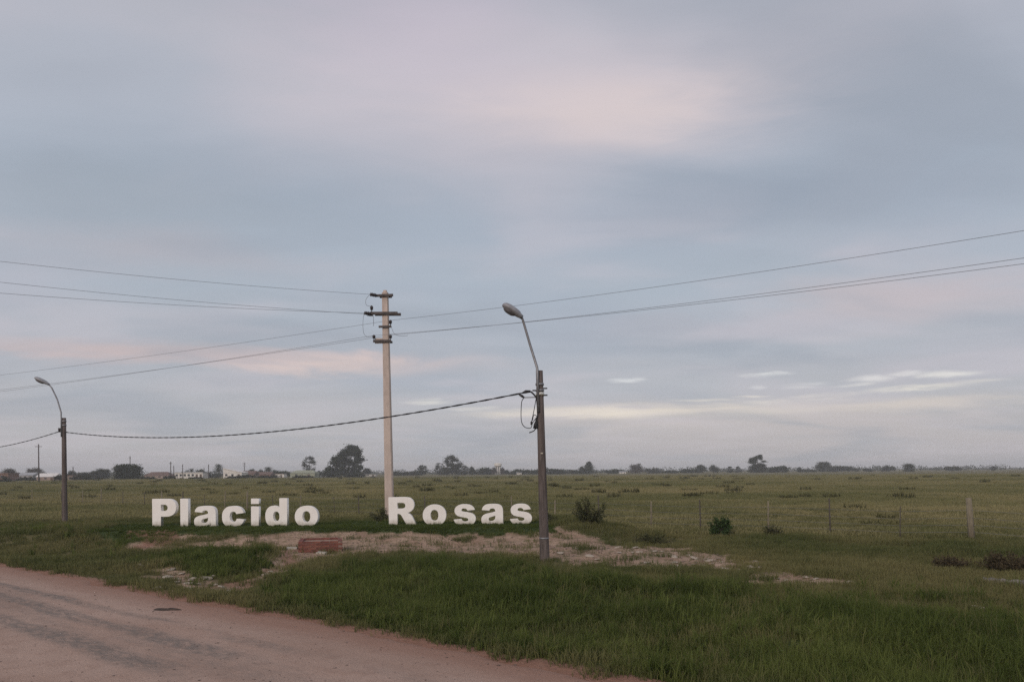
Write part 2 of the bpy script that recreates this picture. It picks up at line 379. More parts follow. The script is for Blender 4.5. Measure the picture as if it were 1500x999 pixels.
def ground_material():
    m, nt, out = mat_new('pasture_soil'); T = NT(nt)
    pos = T.n('ShaderNodeNewGeometry').outputs['Position']
    a = T.attr('mask'); sep = T.n('ShaderNodeSeparateColor'); T.l(a.outputs['Color'], sep.inputs[0])
    dirt, lush, red = sep.outputs
    fine = T.noise(pos, 9, 6, .65); mid = T.noise(pos, 1.3, 5, .6); big = T.noise(pos, .05, 5, .6)
    patch = T.noise(pos, .22, 5, .62, (.45, 1.2, 1))
    grassy = T.mix(T.step(big, .35, .65), (.120, .110, .048), (.185, .155, .080))
    grassy = T.mix(T.step(patch, .42, .68, 0, .6), grassy, (.075, .080, .030))
    grassy = T.mix(T.step(mid, .45, .75, 0, .55), grassy, (.165, .130, .075))
    grassy = T.mix(T.step(fine, .5, .8, 0, .5), grassy, (.05, .045, .022))
    lg = T.mix(T.step(mid, .3, .7), (.034, .050, .014), (.055, .075, .022))
    c = T.mix(lush, grassy, lg)
    d = T.mix(T.step(mid, .3, .7), (.31, .205, .145), (.43, .31, .225))
    d = T.mix(T.step(fine, .45, .72, 0, .75), d, (.16, .105, .07)); d = T.mix(T.step(T.noise(pos, 22, 4, .7), .55, .72, 0, .6), d, (.46, .37, .28))
    d = T.mix(T.step(T.noise(pos, 3.5, 4, .6), .52, .66, 0, .75), d, (.14, .125, .06))
    c = T.mix(T.math('MULTIPLY', dirt, T.step(T.noise(pos, 3.2, 7, .72), .30, .46)), c, d)
    c = T.mix(T.math('MULTIPLY', red, .85), c, (.27, .145, .105))
    nrm = T.bump(T.math('ADD', fine, mid), .9, .09)
    T.l(T.bsdf(c, .95, nrm, 0, .1), out.inputs[0]); return m
def road_material():
    m, nt, out = mat_new('dusty_road'); T = NT(nt)
    uv = T.attr('road').outputs['Vector']     # (across, along, 0) in metres
    sep = T.n('ShaderNodeSeparateXYZ'); T.l(uv, sep.inputs[0]); s = sep.outputs[0]
    long_ = T.noise(uv, 1.0, 5, .6, (1.1, .13, 1), .6)
    mid = T.noise(uv, .8, 5, .6, (1, .5, 1)); fine = T.noise(uv, 30, 4, .7); grit = T.noise(uv, 90, 2, .6); blot = T.noise(uv, 3, 5, .65)
    dust = T.mix(T.step(mid, .3, .7), (.39, .266, .208), (.47, .336, .270))
    dust = T.mix(T.step(blot, .45, .75, 0, .5), dust, (.315, .200, .152))
    dust = T.mix(T.step(T.math('ADD', s, T.math('MULTIPLY', mid, 1.2)), 7.3, 8.3, 0, .8), dust, (.31, .175, .125))
    grey = T.mix(T.step(fine, .3, .7), (.135, .118, .106), (.24, .205, .178))
    tracks = None
    for c0, w in ((6.40, .22), (5.78, .36), (4.92, .34), (3.2, .45), (1.6, .5)):
        d = T.math('ABSOLUTE', T.math('SUBTRACT', T.math('ADD', s, T.math('MULTIPLY', T.math('SUBTRACT', mid, .5), .55)), c0))
        k = T.step(d, w, w * .25)
        tracks = k if tracks is None else T.math('MAXIMUM', tracks, k)
    w = T.math('MULTIPLY', tracks, T.step(long_, .34, .50))
    w = T.math('MULTIPLY', w, T.step(T.math('ADD', sep.outputs[1], T.math('MULTIPLY', blot, 2.0)), 9.0, 11.0, .06, 1))
    w = T.math('MAXIMUM', w, T.math('MULTIPLY', T.step(T.math('ABSOLUTE', T.math('SUBTRACT', s, 5.8)), 1.15, .3, 0, .45), T.step(long_, .4, .6)))
    w = T.math('MULTIPLY', w, T.step(T.noise(uv, 9, 7, .75, (1, .45, 1)), .36, .58, .25, 1))
    c = T.mix(T.math('MULTIPLY', w, .85), dust, grey)
    c = T.mix(T.step(grit, .54, .70, 0, .55), c, (.17, .125, .105)); c = T.mix(T.step(T.noise(uv, 14, 6, .75), .52, .74, 0, .5), c, (.24, .165, .135))
    c = T.mix(T.step(fine, .60, .85, 0, .35), c, (.55, .44, .40))
    nrm = T.bump(T.math('ADD', T.math('MULTIPLY', fine, .8), blot), .8, .045)
    T.l(T.bsdf(c, .92, nrm, 0, .15), out.inputs[0]); return m
M_GROUND = ground_material(); M_ROAD = road_material()
M_CONC = simple('weathered_concrete', (.56, .465, .405), .9, .12, 1.2, bump=.2, stretch=(2.5, 2.5, 1))
M_WOOD = simple('old_pole_wood', (.135, .110, .100), .9, .3, 3.0, bump=.5, stretch=(9, 9, .6))
M_FWOOD = simple('grey_post_wood', (.235, .20, .14), .95, .25, 5.0, bump=.5, stretch=(6, 6, .8))
M_FWOOD2 = simple('dark_post_wood', (.10, .085, .07), .95, .25, 5.0, bump=.5, stretch=(6, 6, .8))
M_GALV = simple('galvanised_steel', (.30, .30, .31), .5, .15, 8.0, metal=.6, bump=.1)
M_BAND = simple('bright_steel_band', (.75, .70, .60), .3, .1, 8.0, metal=.8, bump=.1)
M_IRON = simple('dark_iron', (.05, .045, .045), .7, .2, 8.0, metal=.3, bump=.2)
M_CROSS = simple('crossarm_timber', (.11, .095, .09), .85, .25, 5.0, bump=.4)
M_PORC = simple('brown_porcelain', (.05, .04, .04), .25, .2, 8.0, bump=0)
M_CABLE = simple('black_cable', (.03, .03, .032), .7, .2, 8.0, bump=0)
M_WIRE = simple('dull_wire', (.16, .16, .17), .6, .1, 4.0, metal=.3, bump=0)
M_LAMP = simple('lamp_housing', (.33, .335, .355), .5, .12, 6.0, metal=.2, bump=.1)
M_LENS = simple('lamp_lens', (.14, .135, .14), .25, .25, 14.0, bump=.1, spec=.5)
M_STONE = simple('pale_stone', (.46, .395, .32), .9, .25, 9.0, bump=.6, bdist=.02)
M_SLAB = simple('pale_slab', (.46, .42, .35), .9, .2, 7.0, bump=.4)
M_MORTAR = simple('mortar', (.26, .18, .145), .95, .2, 12.0, bump=.4)
M_DARK = simple('dark_mud', (.075, .052, .038), .9, .3, 9.0, bump=.6, bdist=.03)
M_PIPE = simple('grey_cement', (.20, .18, .155), .9, .3, 5.0, bump=.5)
M_FILL = simple('dry_fill', (.36, .25, .19), .95, .25, 6.0, bump=.6, bdist=.02)
M_BRICKS = [simple('red_brick', (.215, .078, .058), .9, .25, 12.0, bump=.4), simple('dark_brick', (.175, .064, .05), .9, .25, 12.0, bump=.4), simple('orange_brick', (.24, .095, .067), .9, .25, 12.0, bump=.4)]
M_WHITE_WALL = simple('whitewash', (.72, .68, .62), .9, .12, .8, bump=0)
M_PINK_WALL = simple('pinkish_render', (.34, .26, .22), .9, .15, .8, bump=0)
M_BRICK_WALL = simple('brick_render', (.22, .13, .10), .9, .15, .8, bump=0)
M_GREY_WALL = simple('grey_render', (.34, .33, .33), .9, .15, .8, bump=0)
M_GREEN_WALL = simple('pale_green_render', (.33, .345, .255), .9, .15, .8, bump=0)
M_TIN = simple('zinc_roof', (.42, .42, .43), .6, .15, .8, metal=.2, bump=0)
M_TILE = simple('tile_roof', (.175, .115, .095), .9, .2, .8, bump=0)
M_WROOF = simple('white_roof', (.74, .71, .67), .8, .1, .8, bump=0)
M_DKGLASS = simple('window_glass', (.035, .04, .045), .15, .1, 2.0, bump=0, spec=.5)
M_DOOR = simple('door_paint', (.12, .08, .06), .7, .1, 2.0, bump=0)
def letter_material():
    m, nt, out = mat_new('white_letter_paint'); T = NT(nt)
    tc = T.n('ShaderNodeTexCoord').outputs['Object']; sep = T.n('ShaderNodeSeparateXYZ'); T.l(tc, sep.inputs[0]); z = sep.outputs[2]
    f = T.noise(tc, 2.2, 6, .6); g = T.noise(tc, 9, 5, .7); st = T.noise(tc, 6, 5, .65, (1.5, 1.5, .25))
    c = T.mix(T.step(f, .3, .75), (.85, .805, .75), (.90, .87, .825))
    c = T.mix(T.step(st, .54, .80, 0, .28), c, (.52, .47, .40)); c = T.mix(T.step(T.noise(tc, 16, 5, .7), .62, .70, 0, .55), c, (.45, .41, .36))
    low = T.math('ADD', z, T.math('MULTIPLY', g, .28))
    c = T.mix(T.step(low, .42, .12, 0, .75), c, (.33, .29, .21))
    T.l(T.bsdf(c, .75, T.bump(g, .25, .01), 0, .3), out.inputs[0]); return m
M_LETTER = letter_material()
M_LUSH = leafy('lush_blades', (.034, .054, .014), (.120, .142, .042), True, .3)
M_DRY = leafy('verge_blades', (.052, .074, .024), (.165, .150, .068), True, .2)
M_PAST = leafy('pasture_blades', (.096, .110, .042), (.262, .228, .116), True, .2)
M_TUSS = leafy('tussock_blades', (.034, .036, .016), (.072, .070, .030), False, .2)
M_TREE = leafy('dark_foliage', (.022, .030, .016), (.052, .062, .032), False, .15)
M_TREE2 = leafy('grey_foliage', (.036, .042, .030), (.072, .078, .054), False, .2)
M_BARE = leafy('twiggy_foliage', (.085, .075, .065), (.130, .115, .10), False, .2)
M_BUSH = leafy('bush_leaves', (.032, .058, .020), (.075, .115, .042), False, .3)
M_BUSHB = leafy('olive_bush_leaves', (.052, .060, .026), (.110, .112, .055), False, .3)
M_RUST = leafy('rusty_weed_leaves', (.066, .054, .032), (.115, .090, .055), False, .2)
M_BARK = simple('bark', (.09, .075, .06), .95, .3, 2.0, bump=.3)

# ------------------------------------------------------------------ ground sheet
fa = np.radians(np.concatenate([np.arange(-180, -46, 6), np.arange(-46, 46.01, .17), np.arange(50, 180, 6)]))
rr = [0.0]; r = 1.0
while r < 6: rr.append(r); r += .5
while r < 45: rr.append(r); r += max(.10, r * r / 1900)
while r < 4200: rr.append(r); r *= 1.03
rr = np.array(rr[1:]); nA, nR = len(fa), len(rr)
gx = np.outer(rr, np.sin(fa)).ravel(); gy = np.outer(rr, np.cos(fa)).ravel()
gz = hz_np(gx, gy)
gv = np.column_stack([gx, gy, gz]); gv = np.vstack([gv, [[0, 0, hz(0, 0)]]])
i, j = np.meshgrid(np.arange(nR - 1), np.arange(nA), indexing='ij'); j2 = (j + 1) % nA
quads = np.stack([i * nA + j, (i + 1) * nA + j, (i + 1) * nA + j2, i * nA + j2], -1).reshape(-1, 4)[:, ::-1]
def np_mesh(name, verts, quads, tris=None):
    me = bpy.data.meshes.new(name); me.vertices.add(len(verts)); me.vertices.foreach_set('co', np.asarray(verts, np.float32).ravel())
    nq = len(quads); nt_ = 0 if tris is None else len(tris)
    loops = np.concatenate([np.asarray(quads).ravel(), np.asarray(tris).ravel() if nt_ else np.zeros(0, int)]).astype(np.int32)
    me.loops.add(len(loops)); me.loops.foreach_set('vertex_index', loops)
    me.polygons.add(nq + nt_)
    me.polygons.foreach_set('loop_start', np.concatenate([np.arange(nq) * 4, nq * 4 + np.arange(nt_) * 3]).astype(np.int32))
    me.polygons.foreach_set('use_smooth', np.ones(nq + nt_, bool))
    me.update(calc_edges=True); me.validate(); return me
c_i = nR * nA
tris = np.stack([np.full(nA, c_i), (np.arange(nA) + 1) % nA, np.arange(nA)], -1)[:, ::-1]
gme = np_mesh('ground', gv, quads, tris)
lu, ri, di, s_ = masks(gv[:, 0], gv[:, 1])
wx = gv[:, 0] + (fbm(gv[:, 0], gv[:, 1], 41) - .5) * 1.5; wy = gv[:, 1] + (fbm(gv[:, 0], gv[:, 1], 43) - .5) * 1.5
redm = inpoly(wx, wy, poly_ground([(185, 800), (205, 789), (255, 786), (252, 797), (225, 800), (195, 808)], .05)).astype(float)
redm = np.maximum(redm, inpoly(wx, wy, poly_ground([(392, 838), (420, 805), (445, 800), (440, 815), (405, 835), (340, 862), (300, 865), (310, 850)])).astype(float) * .7)
edge_soil = 1 - sst(s_, ROAD_EDGE + .1, ROAD_EDGE + .5); dmask = np.maximum(di, edge_soil); redm = np.maximum(redm, edge_soil)
mk = np.column_stack([dmask, np.maximum(lu, ri), redm, np.ones(len(gv))]).astype(np.float32)
at_ = gme.attributes.new('mask', 'FLOAT_COLOR', 'POINT'); at_.data.foreach_set('color', mk.ravel())
gme.materials.append(M_GROUND)
tag(link_mesh('ground', gme), kind='structure')

# ------------------------------------------------------------------ road
ss = np.linspace(-5.5, ROAD_EDGE, 90); tt = np.concatenate([np.arange(-60, -10, 2.5), np.arange(-10, 45, .22), np.arange(45, 420, 5)])
S, Tt = np.meshgrid(ss, tt, indexing='ij')
edge = (fbm(Tt * .8, Tt * 0 + 3, 51) - .5) * .55 + (vnoise(Tt * 4, Tt * 0, 53) - .5) * .16
S2 = S + edge * sst(S, ROAD_EDGE - 2, ROAD_EDGE)
S3 = S2 + curve_t(Tt)
rx, ry = S3 * NX + Tt * TX, S3 * NY + Tt * TY
rz_ = road_z(S2, Tt) + (fbm(S2 * .7, Tt * .4, 55) - .5) * .05 + (fbm(S2 * 4, Tt * 4, 57) - .5) * .012 - .05 * (S >= ROAD_EDGE - .01)
ns, ntt = S.shape
i, j = np.meshgrid(np.arange(ns - 1), np.arange(ntt - 1), indexing='ij')
q = np.stack([i * ntt + j, (i + 1) * ntt + j, (i + 1) * ntt + j + 1, i * ntt + j + 1], -1).reshape(-1, 4)
rme = np_mesh('road', np.column_stack([rx.ravel(), ry.ravel(), rz_.ravel()]), q)
if rme.polygons[0].normal.z < 0: rme.flip_normals()
at_ = rme.attributes.new('road', 'FLOAT_VECTOR', 'POINT'); at_.data.foreach_set('vector', np.column_stack([S2.ravel(), Tt.ravel(), 0 * S2.ravel()]).astype(np.float32).ravel())
rme.materials.append(M_ROAD)
tag(link_mesh('road', rme), kind='structure')

# ------------------------------------------------------------------ grass, scattered
def clump(name, mat, n, rad, h0, h1, w, lean=.35, bend=.5, seed=0):
    rg = random.Random(seed); v = []; f = []; tip = []
    for k in range(n):
        a = rg.uniform(0, 6.283); rr_ = rad * math.sqrt(rg.random()); x, y = rr_ * math.cos(a), rr_ * math.sin(a)
        h = rg.uniform(h0, h1); th = rg.uniform(0, 6.283); la = rg.uniform(0, 6.283); ln = rg.uniform(.05, lean) * h
        ux, uy = math.cos(th) * w / 2, math.sin(th) * w / 2; b = len(v)
        lx, ly = math.cos(la) * ln, math.sin(la) * ln
        m = .55; mx, my, mz = x + lx * m * bend, y + ly * m * bend, h * m
        v += [(x - ux, y - uy, -.03), (x + ux, y + uy, -.03), (mx - ux * .8, my - uy * .8, mz), (mx + ux * .8, my + uy * .8, mz), (x + lx, y + ly, h * (1 - .25 * ln / max(h, .01)))]
        f += [(b, b + 1, b + 3, b + 2), (b + 2, b + 3, b + 4)]; tip += [0, 0, .5, .5, 1]
    me = bpy.data.meshes.new(name); me.from_pydata(v, [], f); me.materials.append(mat)
    at_ = me.attributes.new('tip', 'FLOAT', 'POINT'); at_.data.foreach_set('value', tip)
    return me
def scatter(name, label, cat, meshes, pts, scl, tone, zscl=None):
    col = bpy.data.collections.new(name + '_tufts')
    for k, me in enumerate(meshes):
        o = bpy.data.objects.new('%s_tuft' % name, me); col.objects.link(o)
    n = len(pts); me = bpy.data.meshes.new(name); me.vertices.add(n)
    z = hz_np(pts[:, 0], pts[:, 1]); me.vertices.foreach_set('co', np.column_stack([pts, z]).astype(np.float32).ravel())
    rot = np.column_stack([rng.normal(0, .08, n), rng.normal(0, .08, n), rng.uniform(0, 6.283, n)]).astype(np.float32)
    sv = np.column_stack([scl, scl, scl if zscl is None else zscl]).astype(np.float32)
    for nm, ty, ar, key in (('rot', 'FLOAT_VECTOR', rot, 'vector'), ('scl', 'FLOAT_VECTOR', sv, 'vector'), ('tone', 'FLOAT', tone.astype(np.float32), 'value'), ('idx', 'INT', rng.integers(0, len(meshes), n).astype(np.int32), 'value')):
        a = me.attributes.new(nm, ty, 'POINT'); a.data.foreach_set(key, ar.ravel())
    ob = link_mesh(name, me); tag(ob, label, cat, kind='stuff')
    g = bpy.data.node_groups.new(name + '_scatter', 'GeometryNodeTree')
    g.interface.new_socket('Geometry', in_out='INPUT', socket_type='NodeSocketGeometry'); g.interface.new_socket('Geometry', in_out='OUTPUT', socket_type='NodeSocketGeometry')
    gi = g.nodes.new('NodeGroupInput'); go = g.nodes.new('NodeGroupOutput')
    ci = g.nodes.new('GeometryNodeCollectionInfo'); ci.inputs['Collection'].default_value = col
    ci.inputs['Separate Children'].default_value = True; ci.inputs['Reset Children'].default_value = True
    ip = g.nodes.new('GeometryNodeInstanceOnPoints'); ip.inputs['Pick Instance'].default_value = True
    mp = g.nodes.new('GeometryNodeMeshToPoints')
    def na(nm, ty):
        x = g.nodes.new('GeometryNodeInputNamedAttribute'); x.data_type = ty; x.inputs['Name'].default_value = nm
        return x.outputs['Attribute']
    g.links.new(gi.outputs[0], mp.inputs['Mesh']); g.links.new(mp.outputs[0], ip.inputs['Points']); g.links.new(ci.outputs[0], ip.inputs['Instance'])
    g.links.new(na('idx', 'INT'), ip.inputs['Instance Index']); g.links.new(na('scl', 'FLOAT_VECTOR'), ip.inputs['Scale'])
    er = g.nodes.new('FunctionNodeEulerToRotation'); g.links.new(na('rot', 'FLOAT_VECTOR'), er.inputs[0]); g.links.new(er.outputs[0], ip.inputs['Rotation'])
    g.links.new(ip.outputs[0], go.inputs[0])
    md = ob.modifiers.new('scatter', 'NODES'); md.node_group = g
    return ob
def cand(n, r0, r1, power=1.0, half=41):
    """random points in a wedge; density falls as r**-power"""
    u = rng.random(n); e = 2 - power
    r = (r0 ** e + u * (r1 ** e - r0 ** e)) ** (1 / e) if abs(e) > 1e-6 else r0 * (r1 / r0) ** u
    a = np.radians(rng.uniform(-half, half, n)); return np.column_stack([r * np.sin(a), r * np.cos(a)])
# lush tall grass
p = cand(110000, 6.5, 40, 1.0, 44); lu, ri, di, s_ = masks(p[:, 0], p[:, 1], 1.0, rng.normal(size=p.shape))
left = inpoly(p[:, 0] + rng.normal(0, .5, len(p)), p[:, 1] + rng.normal(0, 1.2, len(p)), Z_LEFT) & (lu == 0) & (ri == 0) & (di == 0)
edge_ok = s_ > ROAD_EDGE - .08 + .4 * vnoise(p[:, 0] * 3, p[:, 1] * 3, 61)
hole = fbm(p[:, 0] * 1.1, p[:, 1] * 1.1, 67) < .33
k = (((lu > 0) & ~(hole & (rng.random(len(p)) < .8))) | (ri > 0) | left) & edge_ok & (rng.random(len(p)) < .85)
p = p[k]; ri = ri[k]; s_ = s_[k]; left = left[k]
hn = np.clip((fbm(p[:, 0] * 1.0, p[:, 1] * 1.0, 63) - .5) * 1.9 + .5, 0, 1); tone = np.clip(fbm(p[:, 0] * .4, p[:, 1] * .4, 65) * 2.0 - .75 + (vnoise(p[:, 0] * 2.2, p[:, 1] * 2.2, 66) - .5) * .5 + .35 * np.exp(-((s_ - ROAD_EDGE - 1.6) / 1.6) ** 2) - .16 * sst(p[:, 0], 2, 6) + rng.normal(0, .30, len(p)), 0, 1)
scl = .28 + .95 * hn + rng.normal(0, .20, len(p)); scl *= np.where(left, .5, 1); scl *= np.where(ri > 0, np.where(p[:, 1] > LET_Y - .9, .24, .5), 1) * (0.55 + .45 * sst(s_, ROAD_EDGE + .2, ROAD_EDGE + 1.4))
tone = np.where(ri > 0, tone * .6, tone)
lushm = [clump('lush_tuft', M_LUSH, 36, .17, .07, .27, .010, 1.1, .45, 100 + q) for q in range(6)] + [clump('lush_tuft', M_LUSH, 22, .14, .14, .38, .008, .6, .4, 200)] + [clump('broad_weed', M_LUSH, 18, .13, .05, .17, .034, 1.2, .5, 210 + q) for q in range(4)]
scatter('lush_grass', 'tall dark green grass covering the bank beside the road', 'grass', lushm, p, np.clip(scl, .3, 1.5), tone)
# seed stems and coarse weeds standing out of it
k2 = (rng.random(len(p)) < .13) & (ri == 0); q2 = p[k2]
foot = np.column_stack([rng.choice(np.concatenate([rng.uniform(-13.2, -7.1, 400), rng.uniform(-4.4, .75, 330)]), 75), LET_Y - rng.uniform(.06, .4, 75)]); q2 = np.vstack([q2, foot])
stemm = [clump('seed_stem', M_DRY, 5, .10, .30, .62, .006, .45, .4, 500 + q) for q in range(3)] + [clump('dead_tuft', M_DRY, 26, .13, .08, .34, .009, .9, .6, 540 + q) for q in range(3)] + [clump('coarse_weed', M_LUSH, 16, .08, .15, .42, .022, .8, .5, 520 + q) for q in range(4)]
scatter('weeds', 'thin straw seed stems and coarse weeds among the lush grass', 'weeds', stemm, q2, np.where(np.arange(len(q2)) >= len(q2) - 75, .42, 1.0) * rng.uniform(.5, 1.05, len(q2)), rng.random(len(q2)) ** 1.5)
# dry short verge grass everywhere near that is not lush
p = cand(90000, 6.5, 48, 1.0, 44); lu, ri, di, s_ = masks(p[:, 0], p[:, 1])
keep = (s_ > ROAD_EDGE - .1 + .4 * vnoise(p[:, 0] * 3, p[:, 1] * 3, 61)) & ((lu == 0) | (rng.random(len(p)) < .25)) & (ri == 0)
keep &= (di == 0) | (fbm(p[:, 0] * 1.7, p[:, 1] * 1.7, 71) > .70) | (rng.random(len(p)) < .05)
p = p[keep]; s_ = s_[keep]; hn = fbm(p[:, 0] * .8, p[:, 1] * .8, 73); weedy = np.exp(-((s_ - 25.0) / 1.6) ** 2) * sst(fbm(p[:, 0] * .6, p[:, 1] * .6, 77), .42, .6)
tone = np.clip(fbm(p[:, 0] * .35, p[:, 1] * .35, 75) * 1.8 - .4 + rng.normal(0, .2, len(p)) - .5 * weedy, 0, 1)
drym = [clump('verge_tuft', M_DRY, 26, .2, .05, .20, .010, .7, .5, 300 + q) for q in range(6)]
scatter('verge_grass', 'short straw coloured grass of the verge between road and fence', 'grass', drym, p, (.35 + 1.1 * hn) * (1 + 1.1 * weedy), tone)
# pasture behind the fence
p = cand(120000, 30, 330, 1.3, 42); s_ = sN(p[:, 0], p[:, 1]); p = p[(s_ > 26) | (np.hypot(p[:, 0], p[:, 1]) > 46)]; s_ = sN(p[:, 0], p[:, 1]); p = p[s_ > ROAD_EDGE + .3]
r = np.hypot(p[:, 0], p[:, 1]); hn = fbm(p[:, 0] * .25, p[:, 1] * .25, 83)
tone = np.clip(fbm(p[:, 0] * .05, p[:, 1] * .07, 85) * 1.7 - .40 + (fbm(p[:, 0] * .35, p[:, 1] * .35, 87) - .5) * .9 + rng.normal(0, .14, len(p)), 0, 1)
pastm = [clump('pasture_tuft', M_PAST, 46, .55, .05, .19, .024, .7, .5, 400 + q) for q in range(6)]
scatter('pasture_grass', 'olive brown grazing grass of the flat field behind the fence', 'grass', pastm, p, (.6 + .5 * hn) * (1 + r / 160), tone, (.5 + .8 * hn) * (1 + r / 600))

# ------------------------------------------------------------------ block letters
GL = {}
def G(ch, *contours): GL[ch] = contours
G('P', [(152, 0), (152, 1466), (905, 1466), 'Q', (1151, 1466, 1273, 1349), (1396, 1232, 1396, 1016), (1396, 794, 1262, 669), (1129, 544, 855, 544), 'L', (607, 544), (607, 0)],
       [(607, 841), (718, 841), 'Q', (849, 841, 902, 886), (955, 932, 955, 1003), (955, 1072, 909, 1120), (863, 1168, 736, 1168), 'L', (607, 1168)])
G('R', [(149, 0), (149, 1466), (904, 1466), 'Q', (1114, 1466, 1225, 1430), (1336, 1394, 1404, 1296), (1472, 1199, 1472, 1059), (1472, 937, 1420, 848), (1368, 760, 1277, 705), (1219, 670, 1118, 647), (1199, 620, 1236, 593), (1261, 575, 1308, 516), (1356, 457, 1372, 425), 'L', (1591, 0), (1079, 0), (837, 448), 'Q', (791, 535, 755, 561), (706, 595, 644, 595), 'L', (604, 595), (604, 0)],
       [(604, 872), (795, 872), 'Q', (826, 872, 915, 892), (960, 901, 988, 938), (1017, 975, 1017, 1023), (1017, 1094, 972, 1132), (927, 1170, 803, 1170), 'L', (604, 1170)])
G('l', [(145, 0), (145, 1466), (553, 1466), (553, 0)])
G('i', [(145, 0), (145, 1062), (553, 1062), (553, 0)])
G('dot', [(145, 1189), (145, 1466), (553, 1466), (553, 1189)])
G('o', [(84, 528), 'Q', (84, 770, 247, 928), (410, 1086, 687, 1086), (1004, 1086, 1166, 902), (1296, 754, 1296, 537), (1296, 293, 1134, 134), (972, -24, 686, -24), (431, -24, 274, 106), (84, 266, 84, 528)],
       [(489, 527), 'Q', (489, 385, 546, 317), (604, 249, 691, 249), (779, 249, 835, 316), (891, 383, 891, 531), (891, 669, 834, 736), (778, 804, 694, 804), (605, 804, 547, 735), (489, 667, 489, 527)])
G('c', [(1215, 720), 'L', (828, 668), 'Q', (812, 735, 767, 765), (722, 796, 668, 796), (590, 796, 541, 733), (492, 670, 492, 541), (492, 400, 541, 333), (590, 266, 672, 266), (740, 266, 785, 308), (830, 350, 845, 425), 'L', (1237, 380), 'Q', (1205, 260, 1135, 170), (1065, 78, 955, 27), (845, -24, 678, -24), (515, -24, 410, 10), (300, 45, 222, 125), (145, 200, 113, 300), (84, 400, 84, 525), (84, 700, 140, 815), (180, 900, 255, 965), (330, 1030, 408, 1058), (510, 1086, 678, 1086), (915, 1086, 1040, 992), (1170, 905, 1215, 720)])
G('d', [(1225, 0), (1225, 1466), (823, 1466), (823, 950), 'Q', (755, 1020, 690, 1052), (610, 1086, 515, 1086), (320, 1086, 202, 938), (84, 790, 84, 545), (84, 270, 210, 123), (336, -24, 520, -24), (620, -24, 700, 15), (765, 45, 848, 130), 'L', (848, 0)],
       [(823, 534), 'Q', (823, 660, 775, 722), (727, 784, 655, 784), (590, 784, 545, 725), (500, 666, 500, 533), (500, 400, 546, 340), (592, 280, 660, 280), (730, 280, 776, 342), (823, 404, 823, 534)])
G('a', [(481, 739), 'L', (93, 780), 'Q', (115, 882, 157, 940), (199, 1000, 277, 1042), (333, 1064, 430, 1076), (530, 1086, 645, 1086), (830, 1086, 930, 1066), (1040, 1045, 1105, 978), (1150, 932, 1170, 847), (1190, 763, 1190, 687), 'L', (1190, 213), 'Q', (1190, 140, 1199, 99), (1209, 58, 1238, 0), 'L', (858, 0), 'Q', (837, 36, 831, 55), (825, 74, 818, 115), (738, 38, 660, 6), (552, -24, 410, -24), (220, -24, 122, 63), (60, 151, 60, 280), (60, 400, 131, 478), (202, 555, 393, 594), (622, 640, 700, 660), (760, 678, 790, 692), (790, 780, 758, 815), (725, 852, 645, 852), (580, 852, 535, 825), (502, 800, 481, 739)],
       [(790, 475), 'Q', (700, 445, 590, 420), (495, 395, 470, 367), (444, 338, 444, 300), (444, 255, 475, 227), (506, 199, 566, 199), (628, 199, 682, 230), (736, 260, 763, 305), (790, 350, 790, 475)])
G('s', [(38, 288), 'L', (441, 326), 'Q', (466, 254, 511, 223), (556, 192, 631, 192), (713, 192, 758, 227), (793, 253, 793, 292), (793, 336, 747, 360), (714, 377, 572, 402), (360, 439, 277, 470), (195, 502, 138, 577), (82, 652, 82, 748), (82, 853, 143, 929), (204, 1005, 311, 1042), (418, 1086, 598, 1086), (788, 1086, 878, 1051), (969, 1022, 1029, 961), (1090, 900, 1130, 796), 'L', (745, 758), 'Q', (730, 810, 694, 835), (645, 868, 575, 868), (504, 868, 471, 843), (439, 818, 439, 782), (439, 742, 480, 721), (521, 701, 659, 684), (868, 661, 970, 620), (1072, 579, 1126, 503), (1180, 427, 1180, 336), (1180, 244, 1124, 157), (1069, 70, 949, 18), (830, -24, 624, -24), (333, -24, 209, 50), (86, 133, 38, 288)])
def outline(c):
    pts = []; mode = 'L'
    for e in c:
        if isinstance(e, str): mode = e; continue
        if mode == 'L' or not pts: pts.append(tuple(e[:2]))
        else:
            x0, y0 = pts[-1]
            for k in range(1, 7):
                t = k / 6; pts.append(((1-t)**2*x0 + 2*t*(1-t)*e[0] + t*t*e[2], (1-t)**2*y0 + 2*t*(1-t)*e[1] + t*t*e[3]))
    if math.hypot(pts[0][0] - pts[-1][0], pts[0][1] - pts[-1][1]) < 1: pts.pop()
    return pts
def glyph_mesh(ch, unit, depth, x_left, z0=0.0):
    cu = bpy.data.curves.new('glyph', 'CURVE'); cu.dimensions = '2D'; cu.fill_mode = 'BOTH'; cu.extrude = depth / 2 - .008; cu.bevel_depth = .008; cu.bevel_resolution = 1; cu.offset = -.008
    for c in GL[ch]:
        P = outline(c); s = cu.splines.new('POLY'); s.points.add(len(P) - 1); s.use_cyclic_u = True
        for q, (x, y) in zip(s.points, P): q.co = ((x - x_left) * unit, y * unit - z0, 0, 1)
    o = bpy.data.objects.new('glyph', cu); COL.objects.link(o)
    dg = bpy.context.evaluated_depsgraph_get(); me = bpy.data.meshes.new_from_object(o.evaluated_get(dg))
    bpy.data.objects.remove(o); me.transform(Matrix.Rotation(R(90), 4, 'X')); me.name = 'letter'
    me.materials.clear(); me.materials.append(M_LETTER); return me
UNIT = 1.045 / 1466; DEPTH = .24
